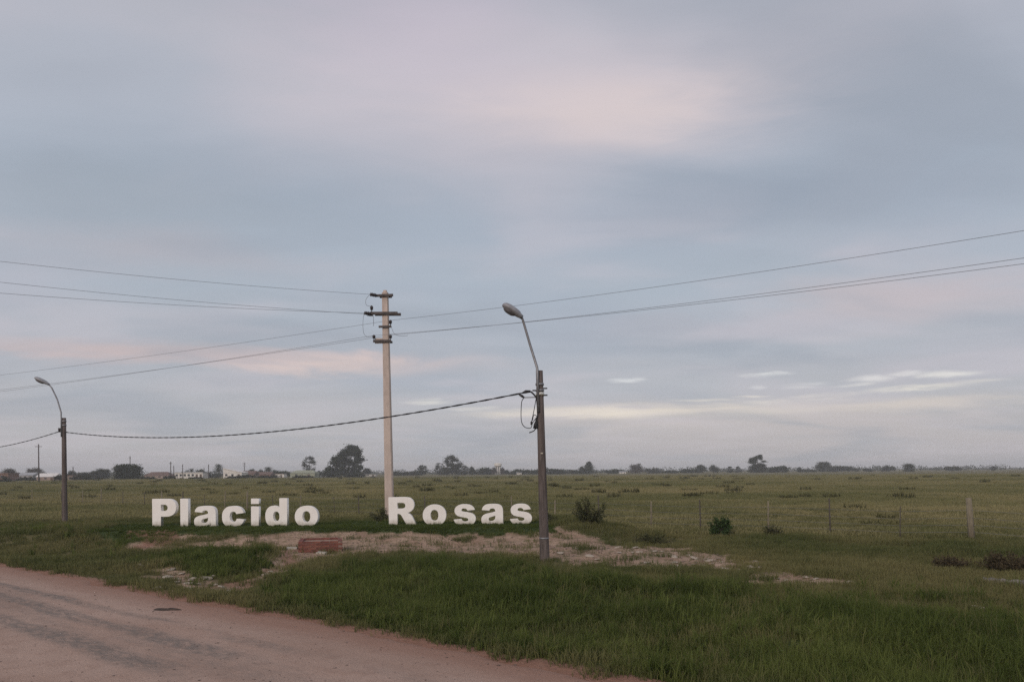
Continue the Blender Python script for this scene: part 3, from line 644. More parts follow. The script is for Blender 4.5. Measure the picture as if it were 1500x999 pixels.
words = [('P', 222.8, 'white capital letter P standing first in the roadside town name'), ('l', 264, 'tall plain white bar letter l right beside the capital P'), ('a', 284, 'white lowercase letter a between the letters l and c'),
         ('c', 325, 'white lowercase letter c, open towards the letter i'), ('i', 367.5, 'white lowercase letter i with its square dot held above'), ('d', 388.5, 'white lowercase letter d with tall stem on its right'),
         ('o', 431.5, 'round white lowercase letter o ending the first word, after the d'), ('R', 569.5, 'white capital letter R in front of the concrete utility pole'), ('o', 619, 'round white lowercase letter o right after the capital R'),
         ('s', 664.5, 'white lowercase letter s between the letters o and a'), ('a', 705, 'white lowercase letter a between the two letters s'), ('s', 747, 'white lowercase letter s ending the second word, beside the lamp post')]
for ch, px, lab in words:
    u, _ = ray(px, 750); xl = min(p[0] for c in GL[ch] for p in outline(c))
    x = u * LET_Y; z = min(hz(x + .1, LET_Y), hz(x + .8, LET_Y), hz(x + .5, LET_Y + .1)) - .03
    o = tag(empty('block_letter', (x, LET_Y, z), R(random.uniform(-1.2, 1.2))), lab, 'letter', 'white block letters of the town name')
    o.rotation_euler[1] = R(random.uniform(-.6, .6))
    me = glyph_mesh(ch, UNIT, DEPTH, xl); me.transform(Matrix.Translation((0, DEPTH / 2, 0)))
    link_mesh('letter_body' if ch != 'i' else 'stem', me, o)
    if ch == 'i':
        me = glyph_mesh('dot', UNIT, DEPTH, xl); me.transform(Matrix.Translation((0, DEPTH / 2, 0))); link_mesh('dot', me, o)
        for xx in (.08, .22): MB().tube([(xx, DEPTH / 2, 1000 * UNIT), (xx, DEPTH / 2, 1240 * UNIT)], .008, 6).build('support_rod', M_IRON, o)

# ------------------------------------------------------------------ concrete utility pole
PB = gp(571, 760); POLE = Vector((PB.x, PB.y, hz(PB.x, PB.y)))
def pz(py): return at(568, py, POLE.y).z - POLE.z      # height above the base
H = pz(429)
up = tag(empty('utility_pole', POLE), 'tall tapered concrete utility pole with crossarms behind the capital R', 'utility pole')
LEAN = R(-.75)
up.rotation_euler[1] = LEAN
def oct_col(mb, h0, h1, w0, w1):
    n = 8; vs = []
    for z, w in ((h0, w0), (h1, w1)):
        c = w * .28
        for x, y in ((-w, -w + c), (-w + c, -w), (w - c, -w), (w, -w + c), (w, w - c), (w - c, w), (-w + c, w), (-w, w - c)): vs.append((x, y, z))
    b = len(mb.v); mb.v += vs
    for k in range(n): mb.f.append((b + k, b + (k + 1) % n, b + n + (k + 1) % n, b + n + k))
    mb.f.append(tuple(b + k for k in range(n))[::-1]); mb.f.append(tuple(b + n + k for k in range(n))); return mb
oct_col(MB(), -.6, H, .215, .145).build('shaft', M_CONC, up)
oct_col(MB(), H - .02, H + .12, .10, .08).build('cap', M_CONC, up)
mpx = POLE.y / FPX       # metres per photo pixel at the pole
def ins(x, y, z, parent, h=.2):
    mb = MB(); mb.tube([(x, y, z), (x, y, z + h * .3), (x, y, z + h * .35), (x, y, z + h * .55), (x, y, z + h * .6), (x, y, z + h * .85), (x, y, z + h)], [.02, .02, .075, .06, .085, .07, .03], 10)
    return mb.build('pin_insulator', M_PORC, parent, True)
def strain(a, b, parent):
    a, b = Vector(a), Vector(b); mb = MB(); n = 9; pts = []; rad = []
    for k in range(n): pts.append(a.lerp(b, k / (n - 1))); rad.append(.03 if k in (0, n - 1) else (.10 if k % 2 else .055))
    return mb.tube(pts, rad, 10).build('strain_insulator', M_PORC, parent, True)
# direction of the spans, in the pole's own frame (pole is not turned)
D_NEARL = (at(0, 383, 32.0) - Vector((POLE.x, POLE.y, at(568, 433, POLE.y).z))).normalized()
ARM_A = R(-14)
def arm(z, x0, x1, yoff, h, w, m=M_CROSS, name='crossarm', rz=0.0):
    o = MB().box(((x0 + x1) / 2, yoff, z), (x1 - x0, w, h), rz=rz).build(name, m, up); return bevel(o, .01, 1)
z1, z2, z3, z4 = pz(434), pz(460), pz(479.5), pz(500.5)
arm(z1, -.45, .42, -.20, .12, .09, rz=R(-4)); arm(z1 + .01, -.3, .3, .20, .10, .09, M_IRON, 'back_plate')
arm(z2, -.72, .62, -.225, .13, .10, rz=R(5)); arm(z2 + .02, -.55, .72, .225, .13, .10, rz=R(5)); 
arm(z3, -.32, .30, -.20, .10, .09); arm(z4, -.60, .28, -.22, .12, .10); arm(z4 + .005, -.22, .28, .215, .10, .09)
MB().box((-.34, -.16, z4 + .02), (.36, .03, .26)).build('gusset_plate', M_CONC, up)
MB().box((-.36, -.1, z2 - .03), (.6, .03, .05), rz=R(14)).build('brace', M_IRON, up)
strain((-.40, -.22, z1), (-.68, -.40, z1 + .02), up)
strain((-.68, -.25, z2 - .02), (-.98, -.42, z2 - .01), up)
strain((-.66, .25, z2 + .03), (-.92, .10, z2 + .03), up)
ins(-.64, -.23, z2 + .06, up, .32); ins(.26, -.20, z3 + .04, up, .28); ins(-.56, -.22, z4 + .05, up, .26); ins(.25, -.22, z4 + .04, up, .26)
def loop(pts, r=.011, parent=None, name='jumper_wire', m=M_WIRE):
    # smooth path through points (Catmull-Rom)
    P = [Vector(p) for p in pts]; out = []
    for i in range(len(P) - 1):
        p0, p1, p2, p3 = P[max(i-1, 0)], P[i], P[i+1], P[min(i+2, len(P)-1)]
        for k in range(6):
            t = k / 6; out.append(.5 * ((2*p1) + (p2-p0)*t + (2*p0-5*p1+4*p2-p3)*t*t + (3*p1-p0-3*p2+p3)*t**3))
    out.append(P[-1]); return MB().tube(out, r, 5).build(name, m, parent, True)
loop([(-.70, -.42, z1), (-.88, -.42, z1 - .25), (-.86, -.40, z1 - .5), (-.64, -.25, z2 + .34)], .008, up)
loop([(-.98, -.44, z2), (-1.05, -.4, z2 - .5), (-1.02, -.35, z2 - 1.0), (-.80, -.25, z4 + .20), (-.56, -.22, z4 + .28)], .008, up)
loop([(-.56, -.24, z2 - .1), (-.56, -.24, z2 - .62)], .010, up)
loop([(.27, -.2, z3 + .1), (.40, -.2, z3 - .3), (.62, -.22, z3 - .45), (.95, -.25, z4 + .22), (1.1, -.25, z4 + .25)], .008, up)
bpy.context.view_layer.update()
def on_pole(x, y, z): return up.matrix_world @ Vector((x, y, z))
def power_line(pts, label, r=.0072):
    mb = MB().tube(pts, r, 5); return tag(mb.build('power_wire', M_WIRE, None, True), label, 'wire', 'wires strung from the concrete pole')
def through(a, px, py, d, ext, s=.10): # a span that runs on past the view
    b = at(px, py, d); q = sag(a, b, s); return q + [q[-1] + (q[-1] - q[-2]).normalized() * ext]
A = on_pole(-.68, -.40, z1 + .02); B = on_pole(-.98, -.42, z2 - .01); C = on_pole(-.92, .10, z2 + .03)
for a, px, py, d, lab in ((A, 0, 383, 31.5, 'thin wire from the topmost crossarm leading off over the road'), (B, 0, 429.5, 31.5, 'lower thin wire from the second crossarm leading off over the road'), (C, 0, 413.5, 32.3, 'upper thin wire from the second crossarm leading off over the road')):
    power_line(through(a, px, py, d, 9), lab)
i3, i4a, i4b = on_pole(.26, -.2, z3 + .3), on_pole(-.56, -.22, z4 + .28), on_pole(.25, -.22, z4 + .28)
def line2(a, L, Rr, lab, sl=.45, sr=.55):
    l = through(a, *L, 12, .10); r = through(a, *Rr, 8, .16)
    power_line(l[::-1][:-1] + r, lab)
line2(i3, (0, 549.5, 54), (1500, 338, 23.4), 'uppermost through wire resting on the third small crossarm')
line2(i4b, (0, 571.0, 54), (1500, 378, 23.4), 'upper of the paired wires on the lowest crossarm')
line2(i4a, (0, 573.5, 53), (1500, 386.5, 23.0), 'lower of the paired wires on the lowest crossarm')

# ------------------------------------------------------------------ lamp posts
def luminaire(parent, tip, root):
    """cobra head from the arm's end (root) to its nose (tip)"""
    tip, root = Vector(tip), Vector(root); L = (tip - root).length; d = (tip - root).normalized()
    side = d.cross(Vector((0, 0, 1))).normalized(); upv = side.cross(d).normalized()
    prof = [(0, .045, .045, .045), (.10, .055, .055, .05), (.22, .085, .085, .06), (.45, .12, .10, .06), (.7, .135, .10, .055), (.88, .115, .08, .05), (.97, .07, .05, .035), (1.0, .03, .025, .02)]
    mb = MB(); n = 14; b = 0
    for t, w, hu, hd in prof:
        for k in range(n):
            a = 2 * math.pi * k / n; h = hu if math.sin(a) > 0 else hd
            mb.v.append(tuple(root + d * L * t + side * w * 1.15 * math.cos(a) + upv * h * 1.15 * math.sin(a)))
    for i in range(len(prof) - 1):
        for k in range(n): mb.f.append((i*n + k, i*n + (k+1) % n, (i+1)*n + (k+1) % n, (i+1)*n + k))
    mb.f.append(tuple(range(n))); mb.f.append(tuple((len(prof) - 1) * n + k for k in range(n)))
    hsg = mb.build('lamp_head', M_LAMP, parent, True)
    mb = MB(); n = 16
    for q, (sc_, dz) in enumerate(((1.0, -.045), (.9, -.085), (.6, -.115), (.2, -.125))):
        for k in range(n):
            a = 2 * math.pi * k / n
            mb.v.append(tuple(root + d * L * (.60 + .31 * sc_ * math.cos(a)) + side * .105 * sc_ * math.sin(a) + upv * dz))
    for q in range(3):
        for k in range(n): mb.f.append((q*n + k, q*n + (k+1) % n, (q+1)*n + (k+1) % n, (q+1)*n + k))
    mb.f.append(tuple(3*n + k for k in range(n)))
    o = mb.build('lens', M_LENS, hsg, True)
    return hsg
def lamp_post(px, py, top, label, near=True):
    g = gp(px, py); B0 = Vector((g.x, g.y, hz(g.x, g.y))); d = B0.y
    e = tag(empty('lamp_post', B0), label, 'street lamp', 'street lamps along the verge')
    L = lambda x, y: at(x, y, d) - B0
    T = L(*top)
    return e, L, T, B0, d
# the near one
e, L, T, LB, ld = lamp_post(798, 822, (790, 543), 'slim dark wooden lamp post with dangling cable loops at the ridge of letters')
base = L(798, 826); base.z = -.6
lean = lambda z: Vector((T.x * (z / T.z), 0, z))
MB().tube([base, lean(.0) , lean(1.2), lean(3), T], [.125, .125, .115, .098, .088], 14).build('pole', M_WOOD, e, True)
for py, m, nm, hh in ((577.5, M_BAND, 'bright_band', .05), (563, M_GALV, 'band', .03), (572, M_GALV, 'band', .025)):
    c = L(790, py); c = lean(c.z); MB().tube([c - Vector((0, 0, hh)), c + Vector((0, 0, hh))], .108, 14).build(nm, m, e, True)
c0 = lean(L(787, 604).z) + Vector((-.05, -.115, 0)); c1 = lean(T.z) + Vector((-.055, -.115, .02)); c2 = L(786.5, 541) + Vector((0, -.10, 0)); c3 = L(766, 471) + Vector((0, -.15, 0)); c4 = L(763.5, 465) + Vector((0, -.18, 0))
MB().tube([c0, c1, c2 + Vector((0, 0, .04)), (c2 + c3) / 2, c3, c4], [.033, .033, .033, .032, .030, .030], 10).build('lamp_arm', M_GALV, e, True)
luminaire(e, L(736.5, 449.5) + Vector((0, -.30, 0)), L(765, 467) + Vector((0, -.18, 0)))
for sx, py in ((1, 569), (1, 579), (-1, 572)):
    c = lean(L(790, py).z); MB().tube([c, c + Vector((sx * .19, -.02, 0))], .018, 6).build('bolt', M_IRON, e)
MB().box(lean(L(795, 664).z) + Vector((.0, -.11, 0)), (.06, .03, .035)).build('tag_plate', M_SLAB, e)
for py, nm in ((788, 'low_band'),):
    c = lean(L(797, py).z); MB().tube([c - Vector((0, 0, .02)), c + Vector((0, 0, .02))], .124, 14).build(nm, M_GALV, e, True)
def LP(x, y, dy=-.05): return L(x, y) + Vector((0, dy, 0))
MB().tube([LP(765, 576), LP(770, 574), LP(777, 573.5)], [.02, .045, .03], 8).build('cable_splice', M_CABLE, e, True)
loop([LP(777, 573.5), LP(781, 577), LP(785.5, 583), LP(787, 592), LP(788, 608), LP(785, 616)], .022, e, 'drop_cable', M_CABLE)
MB().tube([LP(768, 582.5), LP(786, 582)], .014, 6).build('bracket', M_GALV, e)
MB().tube([LP(760, 578), LP(764, 580), LP(768, 583)], [.018, .035, .025], 7).build('clamp', M_IRON, e)
loop([LP(767.5, 583), LP(764, 590), LP(763.5, 615), LP(768, 625), LP(777, 627), LP(780, 620), LP(786, 611)], .010, e, 'cable_loop', M_CABLE)
loop([LP(785, 585), LP(782, 602), LP(779, 616), LP(778, 620)], .010, e, 'cable_loop', M_CABLE)
loop([LP(788, 612), LP(784, 608), LP(781.5, 609), LP(780, 616)], .009, e, 'cable_loop', M_CABLE)
MB().tube([LP(777, 620), LP(780, 620)], .045, 8).build('connector', M_IRON, e, True)
MB().tube([LP(786, 616), LP(785, 622), LP(783, 628)], [.03, .06, .045], 8).build('fuse_box', M_CABLE, e, True)
MB().tube([LP(786.5, 622), LP(785.5, 628)], .045, 8).build('fuse_box', M_CABLE, e, True)
loop([LP(784, 628), LP(782, 631), LP(775, 634)], .014, e, 'cable_tail', M_CABLE)
near_attach = LB + LP(765, 576)
# the far one
e, L, T, LB2, ld2 = lamp_post(95, 765, (93.5, 612), 'distant dark lamp post standing alone near the village houses')
lean = lambda z: Vector((T.x * (z / T.z), 0, z))
MB().tube([lean(-.6), lean(0), lean(1.2), lean(3), T], [.135, .135, .125, .11, .10], 12).build('pole', M_WOOD, e, True)
c0 = lean(L(91, 640).z) + Vector((-.06, -.12, 0)); c1 = lean(T.z) + Vector((-.06, -.12, 0)); c2 = L(91.5, 604) + Vector((0, -.12, 0)); c3 = L(79.5, 569) + Vector((0, -.2, 0)); c4 = L(75.5, 563.5) + Vector((0, -.25, 0))
MB().tube([c0, c1, c2, (c2 + c3) / 2 + Vector((.04, 0, .03)), c3, c4], .034, 10).build('lamp_arm', M_GALV, e, True)
luminaire(e, L(57.5, 554.5) + Vector((0, -.4, 0)), L(76.5, 564) + Vector((0, -.25, 0)))
for py in (617, 623): 
    c = lean(L(93, py).z); MB().tube([c - Vector((0, 0, .03)), c + Vector((0, 0, .03))], .118, 12).build('band', M_GALV, e, True)
MB().tube([lean(L(93, 632).z), L(87.5, 632.5) + Vector((0, -.05, 0))], .022, 6).build('bracket', M_IRON, e)
MB().tube([L(87.8, 633) + Vector((0, -.05, 0)), L(87.8, 627) + Vector((0, -.05, 0))], [.05, .06], 8).build('pin_insulator', M_PORC, e, True)
far_attach = LB2 + L(88, 632) + Vector((0, -.06, 0)); far_attach2 = LB2 + L(96.5, 633) + Vector((0, -.05, 0))
MB().tube([lean(L(93, 632.6).z), L(99, 633) + Vector((0, -.05, 0))], .022, 6).build('bracket', M_IRON, e)
def twisted(pts, label):
    mb = MB()
    n = len(pts)
    for ph in (0, math.pi):
        q = []
        for k, p in enumerate(pts):
            a = k * 1.1 + ph; q.append(p + Vector((0, math.cos(a), math.sin(a))) * .011)
        mb.tube(q, .0135, 5)
    return tag(mb.build('lamp_cable', M_CABLE, None, True), label, 'cable', 'cables feeding the street lamps')
twisted(sag(far_attach2, near_attach, .62, 160), 'twisted black cable sagging between the two lamp posts')
offl = at(0, 651, 46.5); offl = offl + (offl - far_attach).normalized() * 6
twisted(sag(far_attach, offl, .15, 60), 'black cable leaving the distant lamp post away from the letters')

# ------------------------------------------------------------------ wire fence
FS = 28.9
def fence_pt(px):
    u, _ = ray(px, 740); d = FS / (u * NX + NY); return Vector((u * d, d, 0))
posts = [(-60, 1.15, .05, 0), (47, 1.1, .05, 0), (90, 1.1, .03, 1), (121, 1.05, .05, 0), (147, 1.25, .07, 0), (180, 1.0, .04, 1), (212, 1.0, .04, 1), (237, 1.15, .07, 0), (267, 1.15, .07, 1), (300, 1.0, .03, 1), (329, 1.2, .06, 0), (362, 1.2, .09, 0), (400, 1.0, .03, 1), (440, 1.05, .05, 0), (490, 1.0, .03, 1), (526, 1.05, .05, 1),
         (623, 1.15, .05, 1), (690, 1.0, .03, 1), (750, 1.15, .05, 0), (812, 1.05, .06, 0), (877.5, 1.25, .05, 1), (953, 1.1, .06, 0), (1026, 1.2, .045, 1), (1126, 1.15, .05, 0), (1217, 1.3, .045, 1), (1318, 1.1, .03, 1), (1424, 1.3, .10, 0), (1560, 1.2, .05, 1), (1720, 1.2, .07, 0)]
fo = fence_pt(750); fence = tag(empty('wire_fence', (fo.x, fo.y, hz(fo.x, fo.y))), 'thin wire fence on weathered wooden posts crossing behind the letters', 'fence')
FO = Vector(fence.location)
tops = []
for k, (px, h, r_, dk) in enumerate(posts):
    p = fence_pt(px); z = hz(p.x, p.y); tilt = Vector((random.uniform(-.05, .05), random.uniform(-.03, .03), 0)) * h
    k_ = 1.0 if px == 1424 else .62
    if px == 1424: tilt = Vector((-.11, 0, 0))
    b = Vector((p.x, p.y, z - .3)) - FO; t = Vector((p.x, p.y, z + h)) + tilt - FO
    MB().tube([b, b.lerp(t, .5) + Vector((random.uniform(-.015, .015), 0, 0)), t], [r_ * k_, r_ * .95 * k_, r_ * .82 * k_], 8).build('post', M_FWOOD2 if dk else M_FWOOD, fence, True)
    tops.append((b + Vector((0, -r_ * .9, .3)), t + Vector((0, -r_ * .8, 0)), h))
for f in (.22, .42, .62, .84):
    MB().tube([b.lerp(t, f * 1.1 / h) for b, t, h in tops], .0055, 4).build('wire', M_WIRE, fence)

# ------------------------------------------------------------------ brick planter box
bp = gp(437, 811.5); bw = 1.22; bd = 1.35; bh = .36
bx0 = Vector((bp.x, bp.y, hz(bp.x + .6, bp.y + .1) - .03))
box = tag(empty('brick_box', bx0, R(12)), 'low red brick box on the bare soil before the letters', 'brick box')
rows = 6; ch = bh / rows; t_ = .12
brick_me = []
for k, m in enumerate(M_BRICKS):
    for ln in (.235, .115):
        mb = MB().box((0, 0, 0), (ln, t_ - .006, ch - .011)); me = mb.mesh('brick', m); brick_me.append((ln, me))
def put_brick(c, rz, ln):
    me = random.choice([m for l_, m in brick_me if l_ == ln]); o = bpy.data.objects.new('brick', me); COL.objects.link(o); o.parent = box
    o.location = (c[0] + random.uniform(-.003, .003), c[1] + random.uniform(-.004, .004), c[2] + random.uniform(-.0015, .0015)); o.rotation_euler = (0, 0, rz + R(random.uniform(-1, 1)))
def wall_run(p0, d, length, rz):
    for r_ in range(rows):
        x = 0.0; z = ch * (r_ + .5); first = True
        while x < length - .05:
            ln = .115 if (first and r_ % 2) or length - x < .2 else .235; first = False
            if length - x < ln: break
            c = Vector(p0) + Vector(d) * (x + ln / 2) + Vector((0, 0, z))
            if not (rz == 0 and p0[1] < .2 and r_ == 1 and .72 < x < .86): put_brick(c, rz, ln)
            x += ln + .011
wall_run((0, t_ / 2, 0), (1, 0, 0), bw, 0); wall_run((0, bd - t_ / 2, 0), (1, 0, 0), bw, 0)
wall_run((t_ / 2, t_ + .01, 0), (0, 1, 0), bd - 2 * t_ - .02, R(90)); wall_run((bw - t_ / 2, t_ + .01, 0), (0, 1, 0), bd - 2 * t_ - .02, R(90))
mo = MB(); ti = t_ - .02
mo.box((bw / 2, t_ / 2, bh / 2 - .012), (bw - .03, ti, bh - .02)); mo.box((bw / 2, bd - t_ / 2, bh / 2 - .012), (bw - .03, ti, bh - .02))
mo.box((t_ / 2, bd / 2, bh / 2 - .013), (ti, bd - 2 * t_ + .01, bh - .022)); mo.box((bw - t_ / 2, bd / 2, bh / 2 - .013), (ti, bd - 2 * t_ + .01, bh - .022))
mo.build('mortar', M_MORTAR, box)
MB().box((bw / 2, bd / 2, bh / 2 - .03), (bw - 2 * t_ + .02, bd - 2 * t_ + .02, bh - .07)).build('soil_fill', M_FILL, box)
def slab(px, py, size, rz, tilt, label):
    g = gp(px, py); mb = MB().box((0, 0, 0), size); o = mb.build('concrete_slab', M_SLAB); bevel(o, .012, 2)
    o.location = (g.x, g.y, hz(g.x, g.y) + size[2] * .45); o.rotation_euler = (R(tilt), R(tilt * .6), R(rz))
    return tag(o, label, 'slab', 'pale slabs by the brick box')
slab(427.5, 807, (.30, .26, .07), 12, 4, 'pale concrete slab lying at the end of the brick box')
slab(471, 812.5, (.27, .2, .07), -8, 5, 'pale concrete slab leaning against the front of the brick box')

# ------------------------------------------------------------------ stones
def stone_mesh(seed, r=1.0):
    rg = random.Random(seed); bm = bmesh.new(); bmesh.ops.create_icosphere(bm, subdivisions=2, radius=1)
    k = [Vector((rg.uniform(-1, 1), rg.uniform(-1, 1), rg.uniform(-1, 1))).normalized() for _ in range(7)]; o = [rg.uniform(.55, .9) for _ in k]
    for v in bm.verts:
        for n, d in zip(k, o):
            e_ = v.co.dot(n) - d
            if e_ > 0: v.co -= n * e_
        v.co.z *= .42
    me = bpy.data.meshes.new('stone'); bm.to_mesh(me); bm.free(); me.materials.append(M_STONE); return me
stm = [stone_mesh(k) for k in range(6)]
def stone(px, py, r, label, group):
    g = gp(px, py); o = link_mesh('stone', random.choice(stm)); r *= .8; o.location = (g.x, g.y, hz(g.x, g.y) + r * .22); o.scale = (r * random.uniform(.9, 1.7), r, r * random.uniform(.6, 1))
    o.rotation_euler = (random.uniform(-.2, .2), random.uniform(-.2, .2), random.uniform(0, 6.28)); return tag(o, label, 'stone', group)
for x, y in ((203, 829), (207, 829.5), (252, 834), (260, 845), (259, 849), (284, 843.5), (280, 846), (275, 849.5), (303, 842.5), (309, 841), (276, 857), (297, 843), (336, 859.5), (229, 861), (266, 838), (290, 850), (316, 848), (246, 842), (323, 853)):
    stone(x + random.uniform(-1, 1), y, random.uniform(.08, .14), 'pale stone scattered in the washed-out rubble beside the road', 'stones in the roadside washout')
for x, y in ((386, 838), (396, 832), (392, 835), (416, 829), (412, 827)):
    stone(x, y, random.uniform(.06, .11), 'pale stone lying on the bare track below the brick box', 'stones on the bare track')
for k in range(48):
    t = random.random(); x = 812 + 330 * t + random.uniform(-12, 12); y = 803 + 28 * t + random.uniform(-11, 11)
    stone(x, y, random.uniform(.04, .13), 'pale flat stone in the rocky bare patch by the lamp post', 'stones in the rocky patch')
for x, y in ((1181, 846), (1187, 845), (1195, 848), (1244, 854), (1249, 855), (1118, 845), (1105, 847), (1137, 847), (1151, 849), (1296, 857), (1329, 882), (1430, 886), (1437, 889)):
    stone(x, y, random.uniform(.05, .11), 'whitish stone half hidden in the rough grass', 'stones in the rough grass')
# loose gravel over road shoulder and bare soil
n = 11000; p = cand(n, 6.2, 30, 1.2, 42); lu, ri, di, s_ = masks(p[:, 0], p[:, 1]); t2 = tN(p[:, 0], p[:, 1])
k = ((s_ < ROAD_EDGE - .05) & (rng.random(n) < .5)) | ((di > 0) & (s_ > ROAD_EDGE + .3)) ; p = p[k]; s_ = s_[k]; t2 = t2[k]
onroad = s_ < ROAD_EDGE
zz = np.where(onroad, road_z(s_, t2) + (fbm(s_ * .7, t2 * .4, 55) - .5) * .05, hz_np(p[:, 0], p[:, 1]))
ico = [(0, 0, .7), (.9, 0, 0), (0, .9, 0), (-.9, .1, 0), (.1, -.9, 0), (0, 0, -.6)]; icf = [(0, 1, 2), (0, 2, 3), (0, 3, 4), (0, 4, 1), (5, 2, 1), (5, 3, 2), (5, 4, 3), (5, 1, 4)]
V = np.array(ico); n = len(p); sz = np.where(onroad, rng.uniform(.005, .011, n) + .014 * (rng.random(n) ** 6), rng.uniform(.010, .045, n))
a = rng.uniform(0, 6.28, n); ca, sa = np.cos(a), np.sin(a)
vx = (V[None, :, 0] * ca[:, None] - V[None, :, 1] * sa[:, None]) * sz[:, None] * rng.uniform(.8, 1.5, n)[:, None] + p[:, 0:1]
vy = (V[None, :, 0] * sa[:, None] + V[None, :, 1] * ca[:, None]) * sz[:, None] + p[:, 1:2]
vz = V[None, :, 2] * sz[:, None] * .6 + zz[:, None] + sz[:, None] * .2
F = (np.array(icf)[None] + (np.arange(n) * 6)[:, None, None]).reshape(-1, 3)
gm = np_mesh('gravel', np.stack([vx, vy, vz], -1).reshape(-1, 3), np.zeros((0, 4), int), F)
M_GRAVEL = simple('gravel_stone', (.25, .19, .165), .95, .4, 1.7, bump=0); gm.materials.append(M_GRAVEL)
tag(link_mesh('gravel', gm), 'loose brown gravel strewn on road and bare soil', 'gravel', kind='stuff')
# dark scrap on the road
g = gp(241, 893); mb = MB(); n = 18
for k in range(n): a = 2 * math.pi * k / n; rr_ = 1 + .25 * math.sin(3 * a + 1) + random.uniform(-.1, .1); mb.v.append((.23 * rr_ * math.cos(a), .13 * rr_ * math.sin(a), 0))
for k in range(n): x, y, _ = mb.v[k]; mb.v.append((x * .75, y * .7, .014 + random.uniform(0, .014)))
mb.v.append((0, 0, .016)); mb.f += [(k, (k + 1) % n, n + (k + 1) % n, n + k) for k in range(n)] + [(n + k, n + (k + 1) % n, 2 * n) for k in range(n)]
s0, t0 = sN(g.x, g.y), tN(g.x, g.y)
o = mb.build('mud_clod', M_DARK, None, True, (g.x, g.y, float(road_z(np.array([s0]), np.array([t0]))[0]) - .01)); tag(o, 'flat dark clod lying on the dusty road', 'clod')
# corrugated cement pipe half buried at the right
g0, g1 = gp(1440, 855), gp(1530, 862)
mb = MB(); N = 140; n = 20; ax = (g1 - g0).normalized(); sx = Vector((-ax.y, ax.x, 0)); LN = (g1 - g0).length
for k in range(N + 1):
    p = g0.lerp(g1, k / N); c = Vector((p.x, p.y, hz(p.x, p.y) - .02))
    for q in range(n):
        a = 2 * math.pi * q / n; rr_ = .145 + .010 * math.sin(k / N * LN / .20 * 6.283 + a * 2) + random.uniform(-.003, .003)
        mb.v.append(tuple(c + sx * rr_ * math.cos(a) + Vector((0, 0, rr_ * math.sin(a)))))
mb.f += [(k*n + q, k*n + (q+1) % n, (k+1)*n + (q+1) % n, (k+1)*n + q) for k in range(N) for q in range(n)] + [tuple(range(n)), tuple(N*n + q for q in range(n))]
o = mb.build('culvert_pipe', M_PIPE, None, True); tag(o, 'grey corrugated cement pipe half sunk in the rough grass', 'pipe')

# ------------------------------------------------------------------ foliage builders
def leaf_mesh(name, mat, pts, size, tones, flat=.5, seed=0):
    rg = np.random.default_rng(seed); n = len(pts); P = np.asarray(pts)
    d1 = rg.normal(size=(n, 3)); d1 /= np.linalg.norm(d1, axis=1)[:, None]; d2 = rg.normal(size=(n, 3)); d2 -= (d1 * d2).sum(1)[:, None] * d1; d2 /= np.linalg.norm(d2, axis=1)[:, None]
    s = size * rg.uniform(.6, 1.4, n)[:, None]
    q = np.stack([P - d1 * s, P + d2 * s * flat, P + d1 * s, P - d2 * s * flat], 1).reshape(-1, 3)
    me = np_mesh(name, q, np.arange(4 * n).reshape(-1, 4)); me.polygons.foreach_set('use_smooth', np.zeros(n, bool))
    a = me.attributes.new('tone', 'FLOAT', 'POINT'); a.data.foreach_set('value', np.repeat(np.clip(tones, 0, 1), 4).astype(np.float32))
    me.materials.append(mat); return me
